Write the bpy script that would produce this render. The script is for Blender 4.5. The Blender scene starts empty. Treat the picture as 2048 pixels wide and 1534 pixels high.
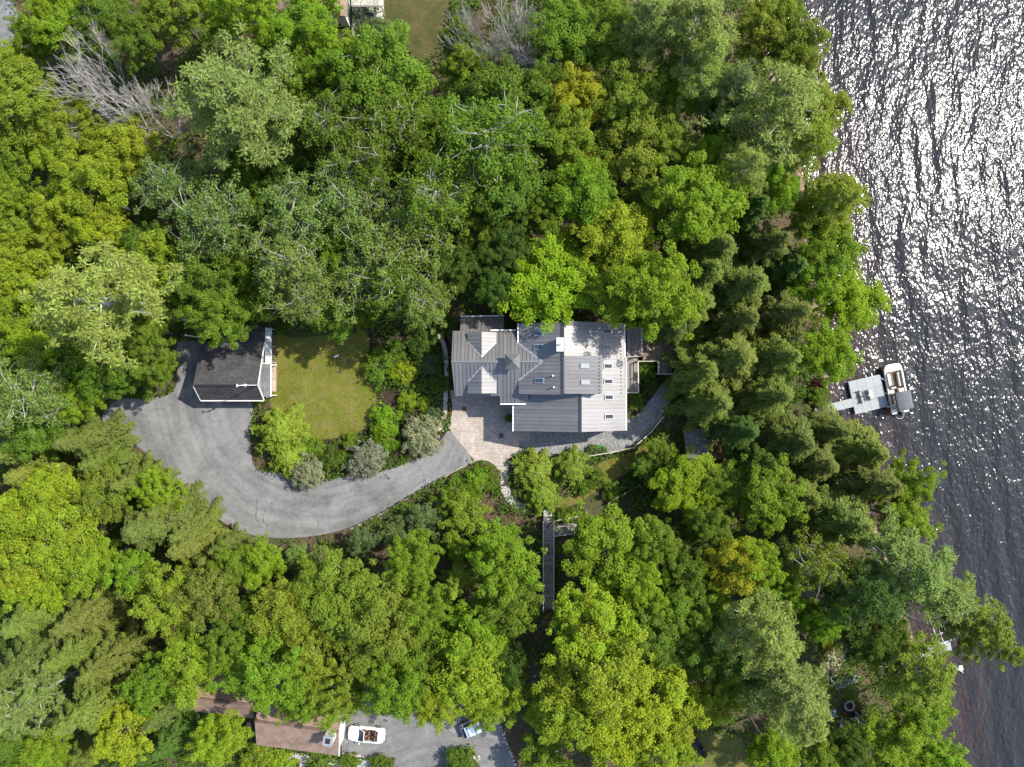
import bpy, bmesh, math, random
import numpy as np
from mathutils import Vector, Matrix
from mathutils.geometry import delaunay_2d_cdt

# ------------------------------------------------------------------ camera, sky, sun, exposure
S, H = 0.06, 88.0                       # metres per photo pixel on the z=0 ground, flying height
scene = bpy.context.scene
cam_d = bpy.data.cameras.new('camera'); cam = bpy.data.objects.new('camera', cam_d)
scene.collection.objects.link(cam); scene.camera = cam
cam.location = (0, 0, H); cam.rotation_euler = (0, 0, 0)
cam_d.sensor_fit = 'HORIZONTAL'; cam_d.sensor_width = 36.0
cam_d.lens = 36.0 * H / (2048 * S); cam_d.clip_start = 1.0; cam_d.clip_end = 3000
SUN_EL, SUN_AZ = math.radians(48), math.radians(23)      # azimuth: counter-clockwise from +x (image right)
world = bpy.data.worlds.new('World'); scene.world = world; world.use_nodes = True
wn = world.node_tree.nodes; wl = world.node_tree.links; wn.clear()
sky = wn.new('ShaderNodeTexSky'); sky.sky_type = 'NISHITA'; sky.sun_disc = False
sky.sun_elevation = SUN_EL; sky.sun_rotation = math.pi / 2 - SUN_AZ
bg = wn.new('ShaderNodeBackground'); bg.inputs['Strength'].default_value = 0.15
wo = wn.new('ShaderNodeOutputWorld'); wl.new(sky.outputs[0], bg.inputs[0]); wl.new(bg.outputs[0], wo.inputs[0])
sun_d = bpy.data.lights.new('sun', 'SUN'); sun_d.energy = 3.7; sun_d.angle = math.radians(0.53); sun_d.color = (1, .955, .88)
sun = bpy.data.objects.new('sun', sun_d); scene.collection.objects.link(sun)
sd = Vector((math.cos(SUN_EL) * math.cos(SUN_AZ), math.cos(SUN_EL) * math.sin(SUN_AZ), math.sin(SUN_EL)))
sun.rotation_euler = sd.to_track_quat('Z', 'Y').to_euler(); sun.location = sd * 200
vs = scene.view_settings; vs.view_transform = 'Standard'; vs.look = 'None'; vs.exposure = 1.15; vs.gamma = 1
vs.use_curve_mapping = False
scene.cycles.max_bounces = 6; scene.cycles.diffuse_bounces = 3; scene.cycles.transmission_bounces = 3
scene.cycles.glossy_bounces = 2; scene.cycles.transparent_max_bounces = 6; scene.cycles.sample_clamp_indirect = 6

# ------------------------------------------------------------------ helpers
rnd = random.Random(7)
COL = scene.collection
ORG = {}                                 # world origin of every object's local frame
def W(px, py, z=0.0):                    # a point at height z that stands over photo pixel (px, py)
    k = S * (H - z) / H
    return Vector(((px - 1024) * k, (767 - py) * k, z))
SHORE = [(1440,-900),(1480,-200),(1500,0),(1540,150),(1590,300),(1610,450),(1625,600),(1652,720),(1646,790),(1628,822),
         (1660,880),(1715,980),(1755,1080),(1795,1200),(1828,1300),(1840,1400),(1836,1534),(1850,1750),(1900,2400)]
WATER_Z = -3.0
_sh = np.array([[W(a, b, WATER_Z).x, W(a, b, WATER_Z).y] for a, b in SHORE])[::-1]
def xs(y): return np.interp(y, _sh[:, 1], _sh[:, 0])
def tz(x, y):
    x = np.asarray(x, float); y = np.asarray(y, float)
    d = xs(y) - x
    t = np.clip(d / 18, 0, 1); land = -2.9 + 2.9 * t * t * (3 - 2 * t)
    return np.where(d > 0, land, np.maximum(-2.9 + .19 * d, -8.0))
def G(px, py, up=0.0):                   # pixel -> point on the ground (+up)
    z = 0.0
    for _ in range(6):
        p = W(px, py, z); z = float(tz(p.x, p.y)) + up
    return W(px, py, z)

def tag(o, label=None, cat=None, group=None, kind=None):
    if label: o['label'] = label
    if cat: o['category'] = cat
    if group: o['group'] = group
    if kind: o['kind'] = kind
    return o
def thing(name, loc, label, cat, group=None, rz=0.0):
    o = bpy.data.objects.new(name, None); COL.objects.link(o)
    o.location = loc; o.rotation_euler = (0, 0, rz); o.empty_display_size = .3
    ORG[o] = Vector(loc)
    return tag(o, label, cat, group)
class MB:
    """collects geometry; build() links it as one mesh object"""
    def __init__(s): s.v = []; s.f = []
    def add(s, vs_, fs_):
        n = len(s.v); s.v += [tuple(v) for v in vs_]; s.f += [tuple(i + n for i in f) for f in fs_]; return s
    def box(s, c, d, rz=0.0, taper=0.0, rx=0.0, ry=0.0):
        m = Matrix.Translation(c) @ Matrix.Rotation(rz, 4, 'Z') @ Matrix.Rotation(ry, 4, 'Y') @ Matrix.Rotation(rx, 4, 'X')
        v = []
        for z in (-1, 1):
            k = 1 - taper if z > 0 else 1
            for x, y in ((-1, -1), (1, -1), (1, 1), (-1, 1)):
                v.append(m @ Vector((x * d[0] / 2 * k, y * d[1] / 2 * k, z * d[2] / 2)))
        return s.add(v, [(3, 2, 1, 0), (4, 5, 6, 7), (0, 1, 5, 4), (1, 2, 6, 5), (2, 3, 7, 6), (3, 0, 4, 7)])
    def bar(s, a, b, w, h=None):         # a square bar from a to b
        a = Vector(a); b = Vector(b); h = h or w
        d = (b - a).normalized(); up = Vector((0, 0, 1)) if abs(d.z) < .95 else Vector((1, 0, 0))
        r = d.cross(up).normalized() * w / 2; u = r.cross(d).normalized() * h / 2
        v = [p + i * r + j * u for p in (a, b) for i, j in ((-1, -1), (1, -1), (1, 1), (-1, 1))]
        return s.add(v, [(3, 2, 1, 0), (4, 5, 6, 7), (0, 1, 5, 4), (1, 2, 6, 5), (2, 3, 7, 6), (3, 0, 4, 7)])
    def tube(s, pts, rad, n=6, cap=True):
        pts = [Vector(p) for p in pts]
        rad = [float(rad)] * len(pts) if not hasattr(rad, "__len__") else [float(r_) for r_ in rad]
        rings = []
        for i, p in enumerate(pts):
            d = (pts[min(i + 1, len(pts) - 1)] - pts[max(i - 1, 0)])
            d = d.normalized() if d.length > 1e-6 else Vector((0, 0, 1))
            ref = Vector((0, 0, 1)) if abs(d.z) < .9 else Vector((1, 0, 0))
            a = d.cross(ref).normalized(); b = d.cross(a)
            rings.append([p + rad[i] * (math.cos(t) * a + math.sin(t) * b) for t in (2 * math.pi * k / n for k in range(n))])
        v = [q for r in rings for q in r]; f = []
        for i in range(len(rings) - 1):
            for k in range(n):
                f.append((i * n + k, i * n + (k + 1) % n, (i + 1) * n + (k + 1) % n, (i + 1) * n + k))
        if cap: f += [tuple(range(n))[::-1], tuple((len(rings) - 1) * n + k for k in range(n))]
        return s.add(v, f)
    def ring(s, c, R, r, n=20, m=5):
        c = Vector(c); v = []; f = []
        for i in range(n):
            a = 2 * math.pi * i / n
            for j in range(m):
                b = 2 * math.pi * j / m
                v.append(c + Vector(((R + r * math.cos(b)) * math.cos(a), (R + r * math.cos(b)) * math.sin(a), r * math.sin(b))))
                f.append((i * m + j, ((i + 1) % n) * m + j, ((i + 1) % n) * m + (j + 1) % m, i * m + (j + 1) % m))
        return s.add(v, f)
    def prism(s, pts, t, up=Vector((0, 0, 1))):     # polygon pts (3-D, counter-clockwise) as top face, thickness t down along -up
        n = len(pts); up = Vector(up)
        v = [Vector(p) for p in pts] + [Vector(p) - up * t for p in pts]
        f = [tuple(range(n)), tuple(range(2 * n - 1, n - 1, -1))] + [(i, i + n, (i + 1) % n + n, (i + 1) % n) for i in range(n)]
        return s.add(v, f)
    def blob(s, c, r, seed=0, sub=2, rough=.18):
        bm = bmesh.new(); bmesh.ops.create_icosphere(bm, subdivisions=sub, radius=1)
        q = random.Random(seed); ks = [(Vector((q.gauss(0, 1), q.gauss(0, 1), q.gauss(0, 1))).normalized(), q.uniform(-rough, rough)) for _ in range(7)]
        v = []
        for w in bm.verts:
            k = 1 + sum(a * max(0, w.co.dot(d)) ** 2 for d, a in ks)
            v.append(Vector(c) + Vector((w.co.x * r[0] * k, w.co.y * r[1] * k, w.co.z * r[2] * k)))
        f = [tuple(x.index for x in g.verts) for g in bm.faces]; bm.free(); return s.add(v, f)
    def build(s, name, mat, parent=None, smooth=False, local=False, bevel=0.0, kind=None):
        o0 = Vector((0, 0, 0)) if (local or parent is None) else ORG.get(parent, Vector((0, 0, 0)))
        me = bpy.data.meshes.new(name)
        me.from_pydata([tuple(Vector(v) - o0) for v in s.v], [], s.f); me.update()
        if mat: me.materials.append(mat)
        if smooth: me.polygons.foreach_set('use_smooth', [True] * len(me.polygons))
        o = bpy.data.objects.new(name, me); COL.objects.link(o)
        if parent: o.parent = parent
        ORG[o] = ORG.get(parent, Vector((0, 0, 0))) if parent else Vector((0, 0, 0))
        if bevel:
            b = o.modifiers.new('bevel', 'BEVEL'); b.width = bevel; b.segments = 2; b.limit_method = 'ANGLE'
        if kind: o['kind'] = kind
        return o
def linked(src, name, parent, loc=(0, 0, 0), rz=0.0, scale=None):      # a further object on the same mesh
    o = bpy.data.objects.new(name, src.data if hasattr(src, 'data') else src); COL.objects.link(o); o.parent = parent
    o.location = loc; o.rotation_euler = (0, 0, rz)
    if scale: o.scale = scale
    return o
def inside(poly, x, y):
    x = np.asarray(x); y = np.asarray(y); r = np.zeros(x.shape, bool); n = len(poly)
    for i in range(n):
        x0, y0 = poly[i][0], poly[i][1]; x1, y1 = poly[(i + 1) % n][0], poly[(i + 1) % n][1]
        if y0 == y1: continue
        r ^= ((y0 > y) != (y1 > y)) & (x < (x1 - x0) * (y - y0) / (y1 - y0) + x0)
    return r
def smooth_poly(pts, n=4):               # Catmull-Rom closed outline
    out = []; m = len(pts)
    for i in range(m):
        p = [Vector((*pts[(i + k) % m], 0)) for k in (-1, 0, 1, 2)]
        for j in range(n):
            t = j / n
            q = .5 * ((2 * p[1]) + (p[2] - p[0]) * t + (2 * p[0] - 5 * p[1] + 4 * p[2] - p[3]) * t * t + (-p[0] + 3 * p[1] - 3 * p[2] + p[3]) * t ** 3)
            out.append((q.x, q.y))
    return out
def smooth_line(pts, n=5):
    out = []; m = len(pts)
    for i in range(m - 1):
        p = [Vector((*pts[min(max(i + k, 0), m - 1)], 0)) for k in (-1, 0, 1, 2)]
        for j in range(n):
            t = j / n
            q = .5 * ((2 * p[1]) + (p[2] - p[0]) * t + (2 * p[0] - 5 * p[1] + 4 * p[2] - p[3]) * t * t + (-p[0] + 3 * p[1] - 3 * p[2] + p[3]) * t ** 3)
            out.append((q.x, q.y))
    return out + [pts[-1]]
ZONE_BY = {}; ZONES = []                               # ground polygons kept clear of undergrowth
def sheet(name, pix, mat, up, rough=True, step=1.2, clear=True, kind='structure', jag=0.0):
    poly = [G(*p) for p in pix]
    if jag:
        q = random.Random(name); poly2 = []
        for i, p in enumerate(poly):
            n = poly[(i + 1) % len(poly)]; k = max(1, int((n - p).length / .5))
            for j in range(k):
                poly2.append(p.lerp(n, j / k) + Vector((q.uniform(-jag, jag), q.uniform(-jag, jag), 0)))
        poly = poly2
    P = [Vector((p.x, p.y)) for p in poly]
    ZONE_BY[name] = [(p.x, p.y) for p in P]
    if clear: ZONES.append(ZONE_BY[name])
    xa, xb = min(p.x for p in P), max(p.x for p in P); ya, yb = min(p.y for p in P), max(p.y for p in P)
    gx, gy = np.meshgrid(np.arange(xa + .4, xb, step), np.arange(ya + .4, yb, step)); gx = gx.ravel(); gy = gy.ravel()
    m = inside([(p.x, p.y) for p in P], gx, gy)
    V = P + [Vector((a, b)) for a, b in zip(gx[m], gy[m])]
    n = len(P)
    r = delaunay_2d_cdt(V, [], [list(range(n))], 1, 1e-4)
    vv = np.array([[a.x, a.y] for a in r[0]]); z = tz(vv[:, 0], vv[:, 1]) + up
    me = bpy.data.meshes.new(name); me.from_pydata([(a, b, c) for (a, b), c in zip(vv, z)], [], [tuple(f) for f in r[2]]); me.update()
    me.materials.append(mat); o = bpy.data.objects.new(name, me); COL.objects.link(o); o['kind'] = kind; ORG[o] = Vector((0, 0, 0))
    return o

# ------------------------------------------------------------------ materials
def mat_new(name):
    m = bpy.data.materials.new(name); m.use_nodes = True; nt = m.node_tree; nt.nodes.clear()
    out = nt.nodes.new('ShaderNodeOutputMaterial'); return m, nt, out
class NT:
    def __init__(s, nt): s.nt = nt
    def n(s, t, **kw):
        x = s.nt.nodes.new('ShaderNode' + t)
        for k, v in kw.items():
            if k in x.inputs: x.inputs[k].default_value = v
            else: setattr(x, k, v)
        return x
    def l(s, a, b): s.nt.links.new(a, b)
    def noise(s, vec, scale, detail=3, rough=.55, dist=0.0):
        x = s.n('TexNoise'); x.inputs['Scale'].default_value = scale; x.inputs['Detail'].default_value = detail
        x.inputs['Roughness'].default_value = rough; x.inputs['Distortion'].default_value = dist
        if vec is not None: s.l(vec, x.inputs['Vector'])
        return x.outputs['Fac']
    def ramp(s, fac, stops):
        x = s.n('ValToRGB'); e = x.color_ramp.elements
        while len(e) < len(stops): e.new(.5)
        for q, (p, c) in zip(e, stops): q.position = p; q.color = (*c, 1) if len(c) == 3 else c
        s.l(fac, x.inputs[0]); return x.outputs[0]
    def mix(s, fac, a, b, mode='MIX'):
        x = s.n('Mix', data_type='RGBA', blend_type=mode)
        for sock, val in ((x.inputs[0], fac), (x.inputs[6], a), (x.inputs[7], b)):
            if hasattr(val, 'links'): s.l(val, sock)
            else: sock.default_value = val if not isinstance(val, tuple) else ((*val, 1) if len(val) == 3 else val)
        return x.outputs[2]
    def math(s, op, a, b=None):
        x = s.n('Math', operation=op)
        for sock, val in zip(x.inputs, (a, b)):
            if val is None: continue
            if hasattr(val, 'links'): s.l(val, sock)
            else: sock.default_value = val
        return x.outputs[0]
    def coord(s, which='Object', scale=None, rot=None):
        c = s.n('TexCoord').outputs[which]
        if which == 'World': pass
        if scale or rot:
            mp = s.n('Mapping')
            if scale: mp.inputs['Scale'].default_value = scale
            if rot: mp.inputs['Rotation'].default_value = rot
            s.l(c, mp.inputs[0]); c = mp.outputs[0]
        return c
    def pos(s, scale=None, rot=None):
        c = s.n('NewGeometry').outputs['Position']
        if scale or rot:
            mp = s.n('Mapping')
            if scale: mp.inputs['Scale'].default_value = scale
            if rot: mp.inputs['Rotation'].default_value = rot
            s.l(c, mp.inputs[0]); c = mp.outputs[0]
        return c
    def bump(s, h, dist, strength=1.0):
        x = s.n('Bump'); x.inputs['Distance'].default_value = dist; x.inputs['Strength'].default_value = strength
        s.l(h, x.inputs['Height']); return x.outputs[0]
    def pbr(s, out, col, rough=.8, metal=0.0, spec=.3, normal=None):
        b = s.n('BsdfPrincipled')
        for key, val in (('Base Color', col), ('Roughness', rough), ('Metallic', metal)):
            if hasattr(val, 'links'): s.l(val, b.inputs[key])
            else: b.inputs[key].default_value = ((*val, 1) if isinstance(val, tuple) else val)
        b.inputs['Specular IOR Level'].default_value = spec
        if normal: s.l(normal, b.inputs['Normal'])
        s.l(b.outputs[0], out.inputs[0]); return b
def simple(name, col, rough=.7, metal=0.0, var=.15, scale=3.0, spec=.3, bump=0.0, bscale=30):
    m, nt, out = mat_new(name); k = NT(nt); p = k.pos()
    f = k.noise(p, scale, 4, .6)
    c = k.ramp(f, [(.25, tuple(x * (1 - var) for x in col)), (.75, tuple(min(1, x * (1 + var)) for x in col))])
    nrm = k.bump(k.noise(p, bscale, 3), bump) if bump else None
    k.pbr(out, c, rough, metal, spec, nrm); return m

def leaf_material(name, trans=.42, hue=.045, rough=.6, gloss=.1):
    m, nt, out = mat_new(name); k = NT(nt)
    oi = k.n('ObjectInfo'); geo = k.n('NewGeometry')
    rpi = geo.outputs['Random Per Island']
    big = k.noise(k.pos(), .55, 2)                    # drifts of older and younger leaves through a crown
    hs = k.n('HueSaturation'); k.l(oi.outputs['Color'], hs.inputs['Color'])
    h = k.math('ADD', .5 - hue * .9, k.math('MULTIPLY', k.math('ADD', rpi, big), hue * .9)); k.l(h, hs.inputs['Hue'])
    v = k.math('ADD', .68, k.math('MULTIPLY', k.math('FRACT', k.math('MULTIPLY', rpi, 37.7)), .55))
    v = k.math('ADD', v, k.math('MULTIPLY', k.math('SUBTRACT', big, .5), .55)); k.l(v, hs.inputs['Value'])
    b = k.n('BsdfPrincipled'); k.l(hs.outputs[0], b.inputs['Base Color']); b.inputs['Roughness'].default_value = rough
    b.inputs['Specular IOR Level'].default_value = gloss
    tr = k.n('BsdfTranslucent'); tc = k.mix(1.0, hs.outputs[0], (1.2, 1.12, .55), 'MULTIPLY'); k.l(tc, tr.inputs[0])
    mx = k.n('MixShader'); mx.inputs[0].default_value = trans
    k.l(b.outputs[0], mx.inputs[1]); k.l(tr.outputs[0], mx.inputs[2]); k.l(mx.outputs[0], out.inputs[0]); return m
M = {}
M['leaf'] = leaf_material('broad_leaves'); M['needle'] = leaf_material('needles', .3, .025, .6, .1)
M['silver'] = leaf_material('silvery_leaves', .25, .02, .55, .25)
M['bark'] = simple('bark', (.15, .125, .10), .9, var=.4, scale=2.5, bump=.03, bscale=12)
M['pale_bark'] = simple('pale_bark', (.34, .32, .28), .85, var=.35, scale=1.8, bump=.02, bscale=10)
M['grey_twig'] = simple('grey_twig', (.34, .315, .29), .9, var=.25, scale=2)

def ground_material():
    m, nt, out = mat_new('forest_floor'); k = NT(nt); p = k.pos()
    a = k.noise(p, .18, 5, .6); b = k.noise(p, 2.3, 5, .65); c = k.noise(p, 14, 3, .7)
    c1 = k.ramp(b, [(.3, (.035, .024, .015)), (.55, (.085, .058, .036)), (.78, (.16, .115, .07))])
    c2 = k.ramp(b, [(.3, (.018, .03, .008)), (.7, (.06, .09, .02))])
    col = k.mix(k.ramp(a, [(.45, (0, 0, 0)), (.62, (1, 1, 1))]), c1, c2)
    col = k.mix(.35, col, k.ramp(c, [(.3, (.01, .008, .005)), (.75, (.2, .15, .09))]))
    z = k.n('SeparateXYZ'); k.l(p, z.inputs[0])       # lake bed: brown sand shallows; light lost in deeper water painted as near-black
    zz = k.math('MULTIPLY', k.math('ADD', z.outputs[2], 5.2), .42)
    bed = k.mix(k.ramp(b, [(.3, (0, 0, 0)), (.7, (1, 1, 1))]), (.08, .055, .034), (.34, .23, .14))
    bed = k.mix(k.ramp(zz, [(.0, (0, 0, 0)), (1, (1, 1, 1))]), (.006, .006, .006), bed)
    wet = k.n('Math', operation='LESS_THAN'); k.l(z.outputs[2], wet.inputs[0]); wet.inputs[1].default_value = -2.92
    col = k.mix(wet.outputs[0], col, bed)
    k.pbr(out, col, .95, 0, .15, k.bump(k.math('ADD', b, k.math('MULTIPLY', c, .3)), .12)); return m
def grass_material(name, green, straw, bare=(.22, .16, .09), q=.5):
    m, nt, out = mat_new(name); k = NT(nt); p = k.pos()
    a = k.noise(p, .3, 5, .65, .6); b = k.noise(p, .9, 6, .75); c = k.noise(p, 9, 3, .75)
    col = k.mix(k.ramp(a, [(q - .16, (0, 0, 0)), (q + .16, (1, 1, 1))]), green, straw)
    col = k.mix(k.ramp(b, [(.46, (0, 0, 0)), (.68, (.85, .85, .85))]), col, bare)
    col = k.mix(k.math('MULTIPLY', c, .9), col, k.mix(1.0, col, (.42, .42, .42), 'MULTIPLY'))
    k.pbr(out, col, .95, 0, .1, k.bump(k.math('ADD', c, b), .09)); return m
def asphalt_material(name, col=(.155, .153, .148), cen=(-23.5, -.5, 0)):
    m, nt, out = mat_new(name); k = NT(nt); p = k.pos()
    a = k.noise(p, .25, 4, .6, .6); c = k.noise(p, 22, 3, .8); d = k.noise(p, 2.0, 5, .6)
    sub = k.n('VectorMath', operation='SUBTRACT'); k.l(p, sub.inputs[0]); sub.inputs[1].default_value = cen     # wheel wear runs in arcs round the bend
    ln = k.n('VectorMath', operation='LENGTH'); k.l(sub.outputs[0], ln.inputs[0]); sx = k.n('SeparateXYZ'); k.l(sub.outputs[0], sx.inputs[0])
    cx = k.n('CombineXYZ'); k.l(k.math('MULTIPLY', ln.outputs['Value'], 1.5), cx.inputs[0]); k.l(k.math('MULTIPLY', k.math('ARCTAN2', sx.outputs[1], sx.outputs[0]), 1.6), cx.inputs[1])
    b = k.noise(cx.outputs[0], .8, 4, .6)
    f = k.math('ADD', k.math('MULTIPLY', a, .45), k.math('ADD', k.math('MULTIPLY', b, .32), k.math('MULTIPLY', d, .23)))
    cc = k.ramp(f, [(.38, tuple(x * .62 for x in col)), (.5, col), (.62, tuple(x * 1.38 for x in col))])
    cc = k.mix(.4, cc, k.mix(1.0, cc, k.ramp(c, [(.3, (.45, .45, .45)), (.7, (1.5, 1.5, 1.5))]), 'MULTIPLY'))
    vor = k.n('TexVoronoi', feature='DISTANCE_TO_EDGE'); vor.inputs['Scale'].default_value = .13
    dv = k.n('VectorMath', operation='ADD'); nz = k.n('TexNoise'); nz.inputs['Scale'].default_value = .8; k.l(p, nz.inputs['Vector'])
    k.l(p, dv.inputs[0]); k.l(nz.outputs['Color'], dv.inputs[1]); k.l(dv.outputs[0], vor.inputs['Vector'])
    cr = k.math('MULTIPLY', k.math('LESS_THAN', vor.outputs['Distance'], .0022), k.math('GREATER_THAN', a, .56))   # a few cracks
    cc = k.mix(cr, cc, (.04, .04, .04))
    k.pbr(out, cc, .9, 0, .25, k.bump(c, .012)); return m
def paver_material():
    m, nt, out = mat_new('pavers'); k = NT(nt); p = k.pos()
    br = k.n('TexBrick'); k.l(p, br.inputs['Vector']); br.inputs['Scale'].default_value = 1.0
    br.inputs['Brick Width'].default_value = .30; br.inputs['Row Height'].default_value = .2; br.inputs['Mortar Size'].default_value = .012
    br.inputs['Color1'].default_value = (.33, .275, .23, 1); br.inputs['Color2'].default_value = (.43, .375, .325, 1); br.inputs['Mortar'].default_value = (.17, .14, .115, 1)
    a = k.noise(p, .5, 4, .6); col = k.mix(.6, br.outputs[0], k.mix(1.0, br.outputs[0], k.ramp(a, [(.3, (.68, .66, .66)), (.7, (1.25, 1.22, 1.2))]), 'MULTIPLY'))
    k.pbr(out, col, .85, 0, .25, k.bump(br.outputs['Fac'], -.015)); return m
def gravel_material():
    m, nt, out = mat_new('gravel'); k = NT(nt); p = k.pos()
    v = k.n('TexVoronoi'); v.inputs['Scale'].default_value = 13; k.l(p, v.inputs['Vector'])
    bw = k.n('RGBToBW'); k.l(v.outputs['Color'], bw.inputs[0]); a = k.noise(p, .7, 4)
    col = k.ramp(bw.outputs[0], [(.2, (.12, .12, .117)), (.5, (.21, .208, .2)), (.85, (.34, .335, .32))])
    col = k.mix(.4, col, k.mix(1.0, col, k.ramp(a, [(.35, (.7, .68, .62)), (.7, (1.25, 1.22, 1.15))]), 'MULTIPLY'))
    k.pbr(out, col, .9, 0, .2, k.bump(v.outputs['Distance'], -.05)); return m
def roof_metal():
    m, nt, out = mat_new('standing_seam_metal'); k = NT(nt); p = k.pos()
    a = k.noise(p, .5, 4, .6); b = k.noise(p, 5, 3, .6); oi = k.n('ObjectInfo')
    f = k.math('ADD', k.math('MULTIPLY', a, .6), k.math('ADD', k.math('MULTIPLY', b, .2), k.math('MULTIPLY', oi.outputs['Random'], .25)))
    col = k.ramp(f, [(.3, (.088, .083, .080)), (.75, (.150, .143, .138))])
    nr = k.bump(a, .01); df = k.n('BsdfDiffuse'); k.l(col, df.inputs[0]); k.l(nr, df.inputs['Normal'])
    gl = k.n('BsdfGlossy'); gl.inputs['Color'].default_value = (.62, .61, .60, 1); gl.inputs['Roughness'].default_value = .46; k.l(nr, gl.inputs['Normal'])
    mx = k.n('MixShader'); mx.inputs[0].default_value = .155; k.l(df.outputs[0], mx.inputs[1]); k.l(gl.outputs[0], mx.inputs[2]); k.l(mx.outputs[0], out.inputs[0]); return m
def shingles(name, c0, c1, row=.16, wid=.32):
    m, nt, out = mat_new(name); k = NT(nt); p = k.coord('UV')
    br = k.n('TexBrick'); k.l(p, br.inputs['Vector']); br.inputs['Scale'].default_value = 1
    br.inputs['Brick Width'].default_value = wid; br.inputs['Row Height'].default_value = row; br.inputs['Mortar Size'].default_value = .012
    br.inputs['Color1'].default_value = (*c0, 1); br.inputs['Color2'].default_value = (*c1, 1); br.inputs['Mortar'].default_value = (*[x * .45 for x in c0], 1)
    a = k.noise(k.pos(), .6, 5, .65); c = k.noise(k.pos(), 9, 3, .7)
    col = k.mix(.75, br.outputs[0], k.mix(1.0, br.outputs[0], k.ramp(a, [(.3, (.6, .6, .6)), (.7, (1.35, 1.35, 1.35))]), 'MULTIPLY'))
    col = k.mix(.5, col, k.mix(1.0, col, k.ramp(c, [(.3, (.55, .55, .55)), (.7, (1.45, 1.45, 1.45))]), 'MULTIPLY'))
    k.pbr(out, col, .92, 0, .15, k.bump(br.outputs['Fac'], -.02)); return m
def wood_material(name, c, var=.3):
    m, nt, out = mat_new(name); k = NT(nt); oi = k.n('ObjectInfo')
    a = k.noise(k.pos((1, 1, 1)), 1.2, 5, .7); b = k.noise(k.pos((6, .6, 6)), 3, 4, .6)
    f = k.math('ADD', k.math('MULTIPLY', a, .4), k.math('ADD', k.math('MULTIPLY', b, .3), k.math('MULTIPLY', oi.outputs['Random'], .35)))
    col = k.ramp(f, [(.3, tuple(x * (1 - var) for x in c)), (.75, tuple(x * (1 + var) for x in c))])
    k.pbr(out, col, .85, 0, .2, k.bump(b, .01)); return m
def water_material():
    m, nt, out = mat_new('lake_water'); k = NT(nt)
    big = k.noise(k.pos((1, .3, 1), (0, 0, math.radians(16))), .62, 0, .5)
    mid = k.noise(k.pos((1, .55, 1), (0, 0, math.radians(-34))), 1.9, 1, .45)
    sml = k.noise(k.pos((1, .6, 1), (0, 0, math.radians(-52))), 4.2, 1, .5)
    h = k.math('ADD', k.math('MULTIPLY', big, .34), k.math('MULTIPLY', k.math('ADD', k.math('MULTIPLY', mid, .155), k.math('MULTIPLY', sml, .074)), k.ramp(k.noise(k.pos((1, .4, 1), (0, 0, .3)), .06, 3, .6), [(.36, (.68, .68, .68)), (.62, (1.08, 1.08, 1.08))])))
    nrm = k.bump(h, 1.0)
    gl = k.n('BsdfGlossy'); gl.inputs['Roughness'].default_value = .175; k.l(nrm, gl.inputs['Normal'])
    df = k.n('BsdfDiffuse'); df.inputs['Color'].default_value = (.046, .050, .055, 1); k.l(nrm, df.inputs['Normal'])
    tr = k.n('BsdfTransparent'); tr.inputs['Color'].default_value = (.8, .62, .42, 1)
    m1 = k.n('MixShader'); m1.inputs[0].default_value = .58; k.l(df.outputs[0], m1.inputs[1]); k.l(tr.outputs[0], m1.inputs[2])
    fr = k.n('Fresnel'); fr.inputs['IOR'].default_value = 1.36; k.l(nrm, fr.inputs['Normal'])
    m2 = k.n('MixShader'); k.l(fr.outputs[0], m2.inputs[0]); k.l(m1.outputs[0], m2.inputs[1]); k.l(gl.outputs[0], m2.inputs[2])
    k.l(m2.outputs[0], out.inputs[0]); return m
M['ground'] = ground_material(); M['water'] = water_material()
M['lawn'] = grass_material('lawn_grass', (.125, .16, .016), (.215, .205, .04), (.26, .2, .09), .5)
M['rough_lawn'] = grass_material('rough_grass', (.12, .15, .03), (.21, .19, .06), (.25, .2, .1))
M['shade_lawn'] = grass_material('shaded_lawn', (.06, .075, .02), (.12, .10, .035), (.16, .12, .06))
M['asphalt'] = asphalt_material('driveway_asphalt', (.150, .148, .142)); M['asphalt2'] = asphalt_material('second_asphalt', (.145, .143, .136), (-8, -60, 0))
M['pavers'] = paver_material(); M['gravel'] = gravel_material()
M['mulch'] = simple('mulch', (.045, .030, .022), .95, var=.55, scale=5, bump=.06, bscale=14, spec=.1)
M['sand'] = simple('sand', (.22, .185, .145), .95, var=.2, scale=2.5, bump=.03, bscale=12, spec=.1)
M['path'] = simple('flagstone', (.33, .31, .28), .9, var=.25, scale=2.2, bump=.02, bscale=9)
M['roof'] = roof_metal()
M['dark_shingle'] = shingles('dark_shingles', (.055, .053, .052), (.082, .079, .077))
M['brown_shingle'] = shingles('brown_shingles', (.235, .16, .12), (.30, .205, .155), .15, .3)
M['grey_shingle'] = shingles('grey_shingles', (.13, .13, .13), (.18, .178, .175))
M['wall'] = simple('grey_siding', (.24, .24, .235), .8, var=.1); M['white_wall'] = simple('white_siding', (.66, .64, .6), .7, var=.06)
M['white'] = simple('white_paint', (.74, .73, .70), .55, var=.06, scale=1.5); M['trim'] = simple('cream_trim', (.66, .6, .53), .6, var=.08)
M['dark'] = simple('dark_metal', (.025, .025, .027), .5, .2, var=.2); M['steel'] = simple('galvanised_steel', (.30, .31, .31), .5, .3, var=.15)
M['glass'] = simple('skylight_glass', (.03, .055, .075), .08, 0, var=.1, spec=.8); M['glass_dark'] = simple('dark_glass', (.02, .022, .026), .12, 0, var=.2, spec=.6)
M['flash'] = simple('flashing', (.30, .31, .31), .45, .4, var=.12)
M['deck'] = wood_material('deck_boards', (.21, .185, .16)); M['deck2'] = wood_material('brown_deck_boards', (.18, .13, .095)); M['rail'] = wood_material('rail_wood', (.45, .41, .35), .2)
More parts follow.
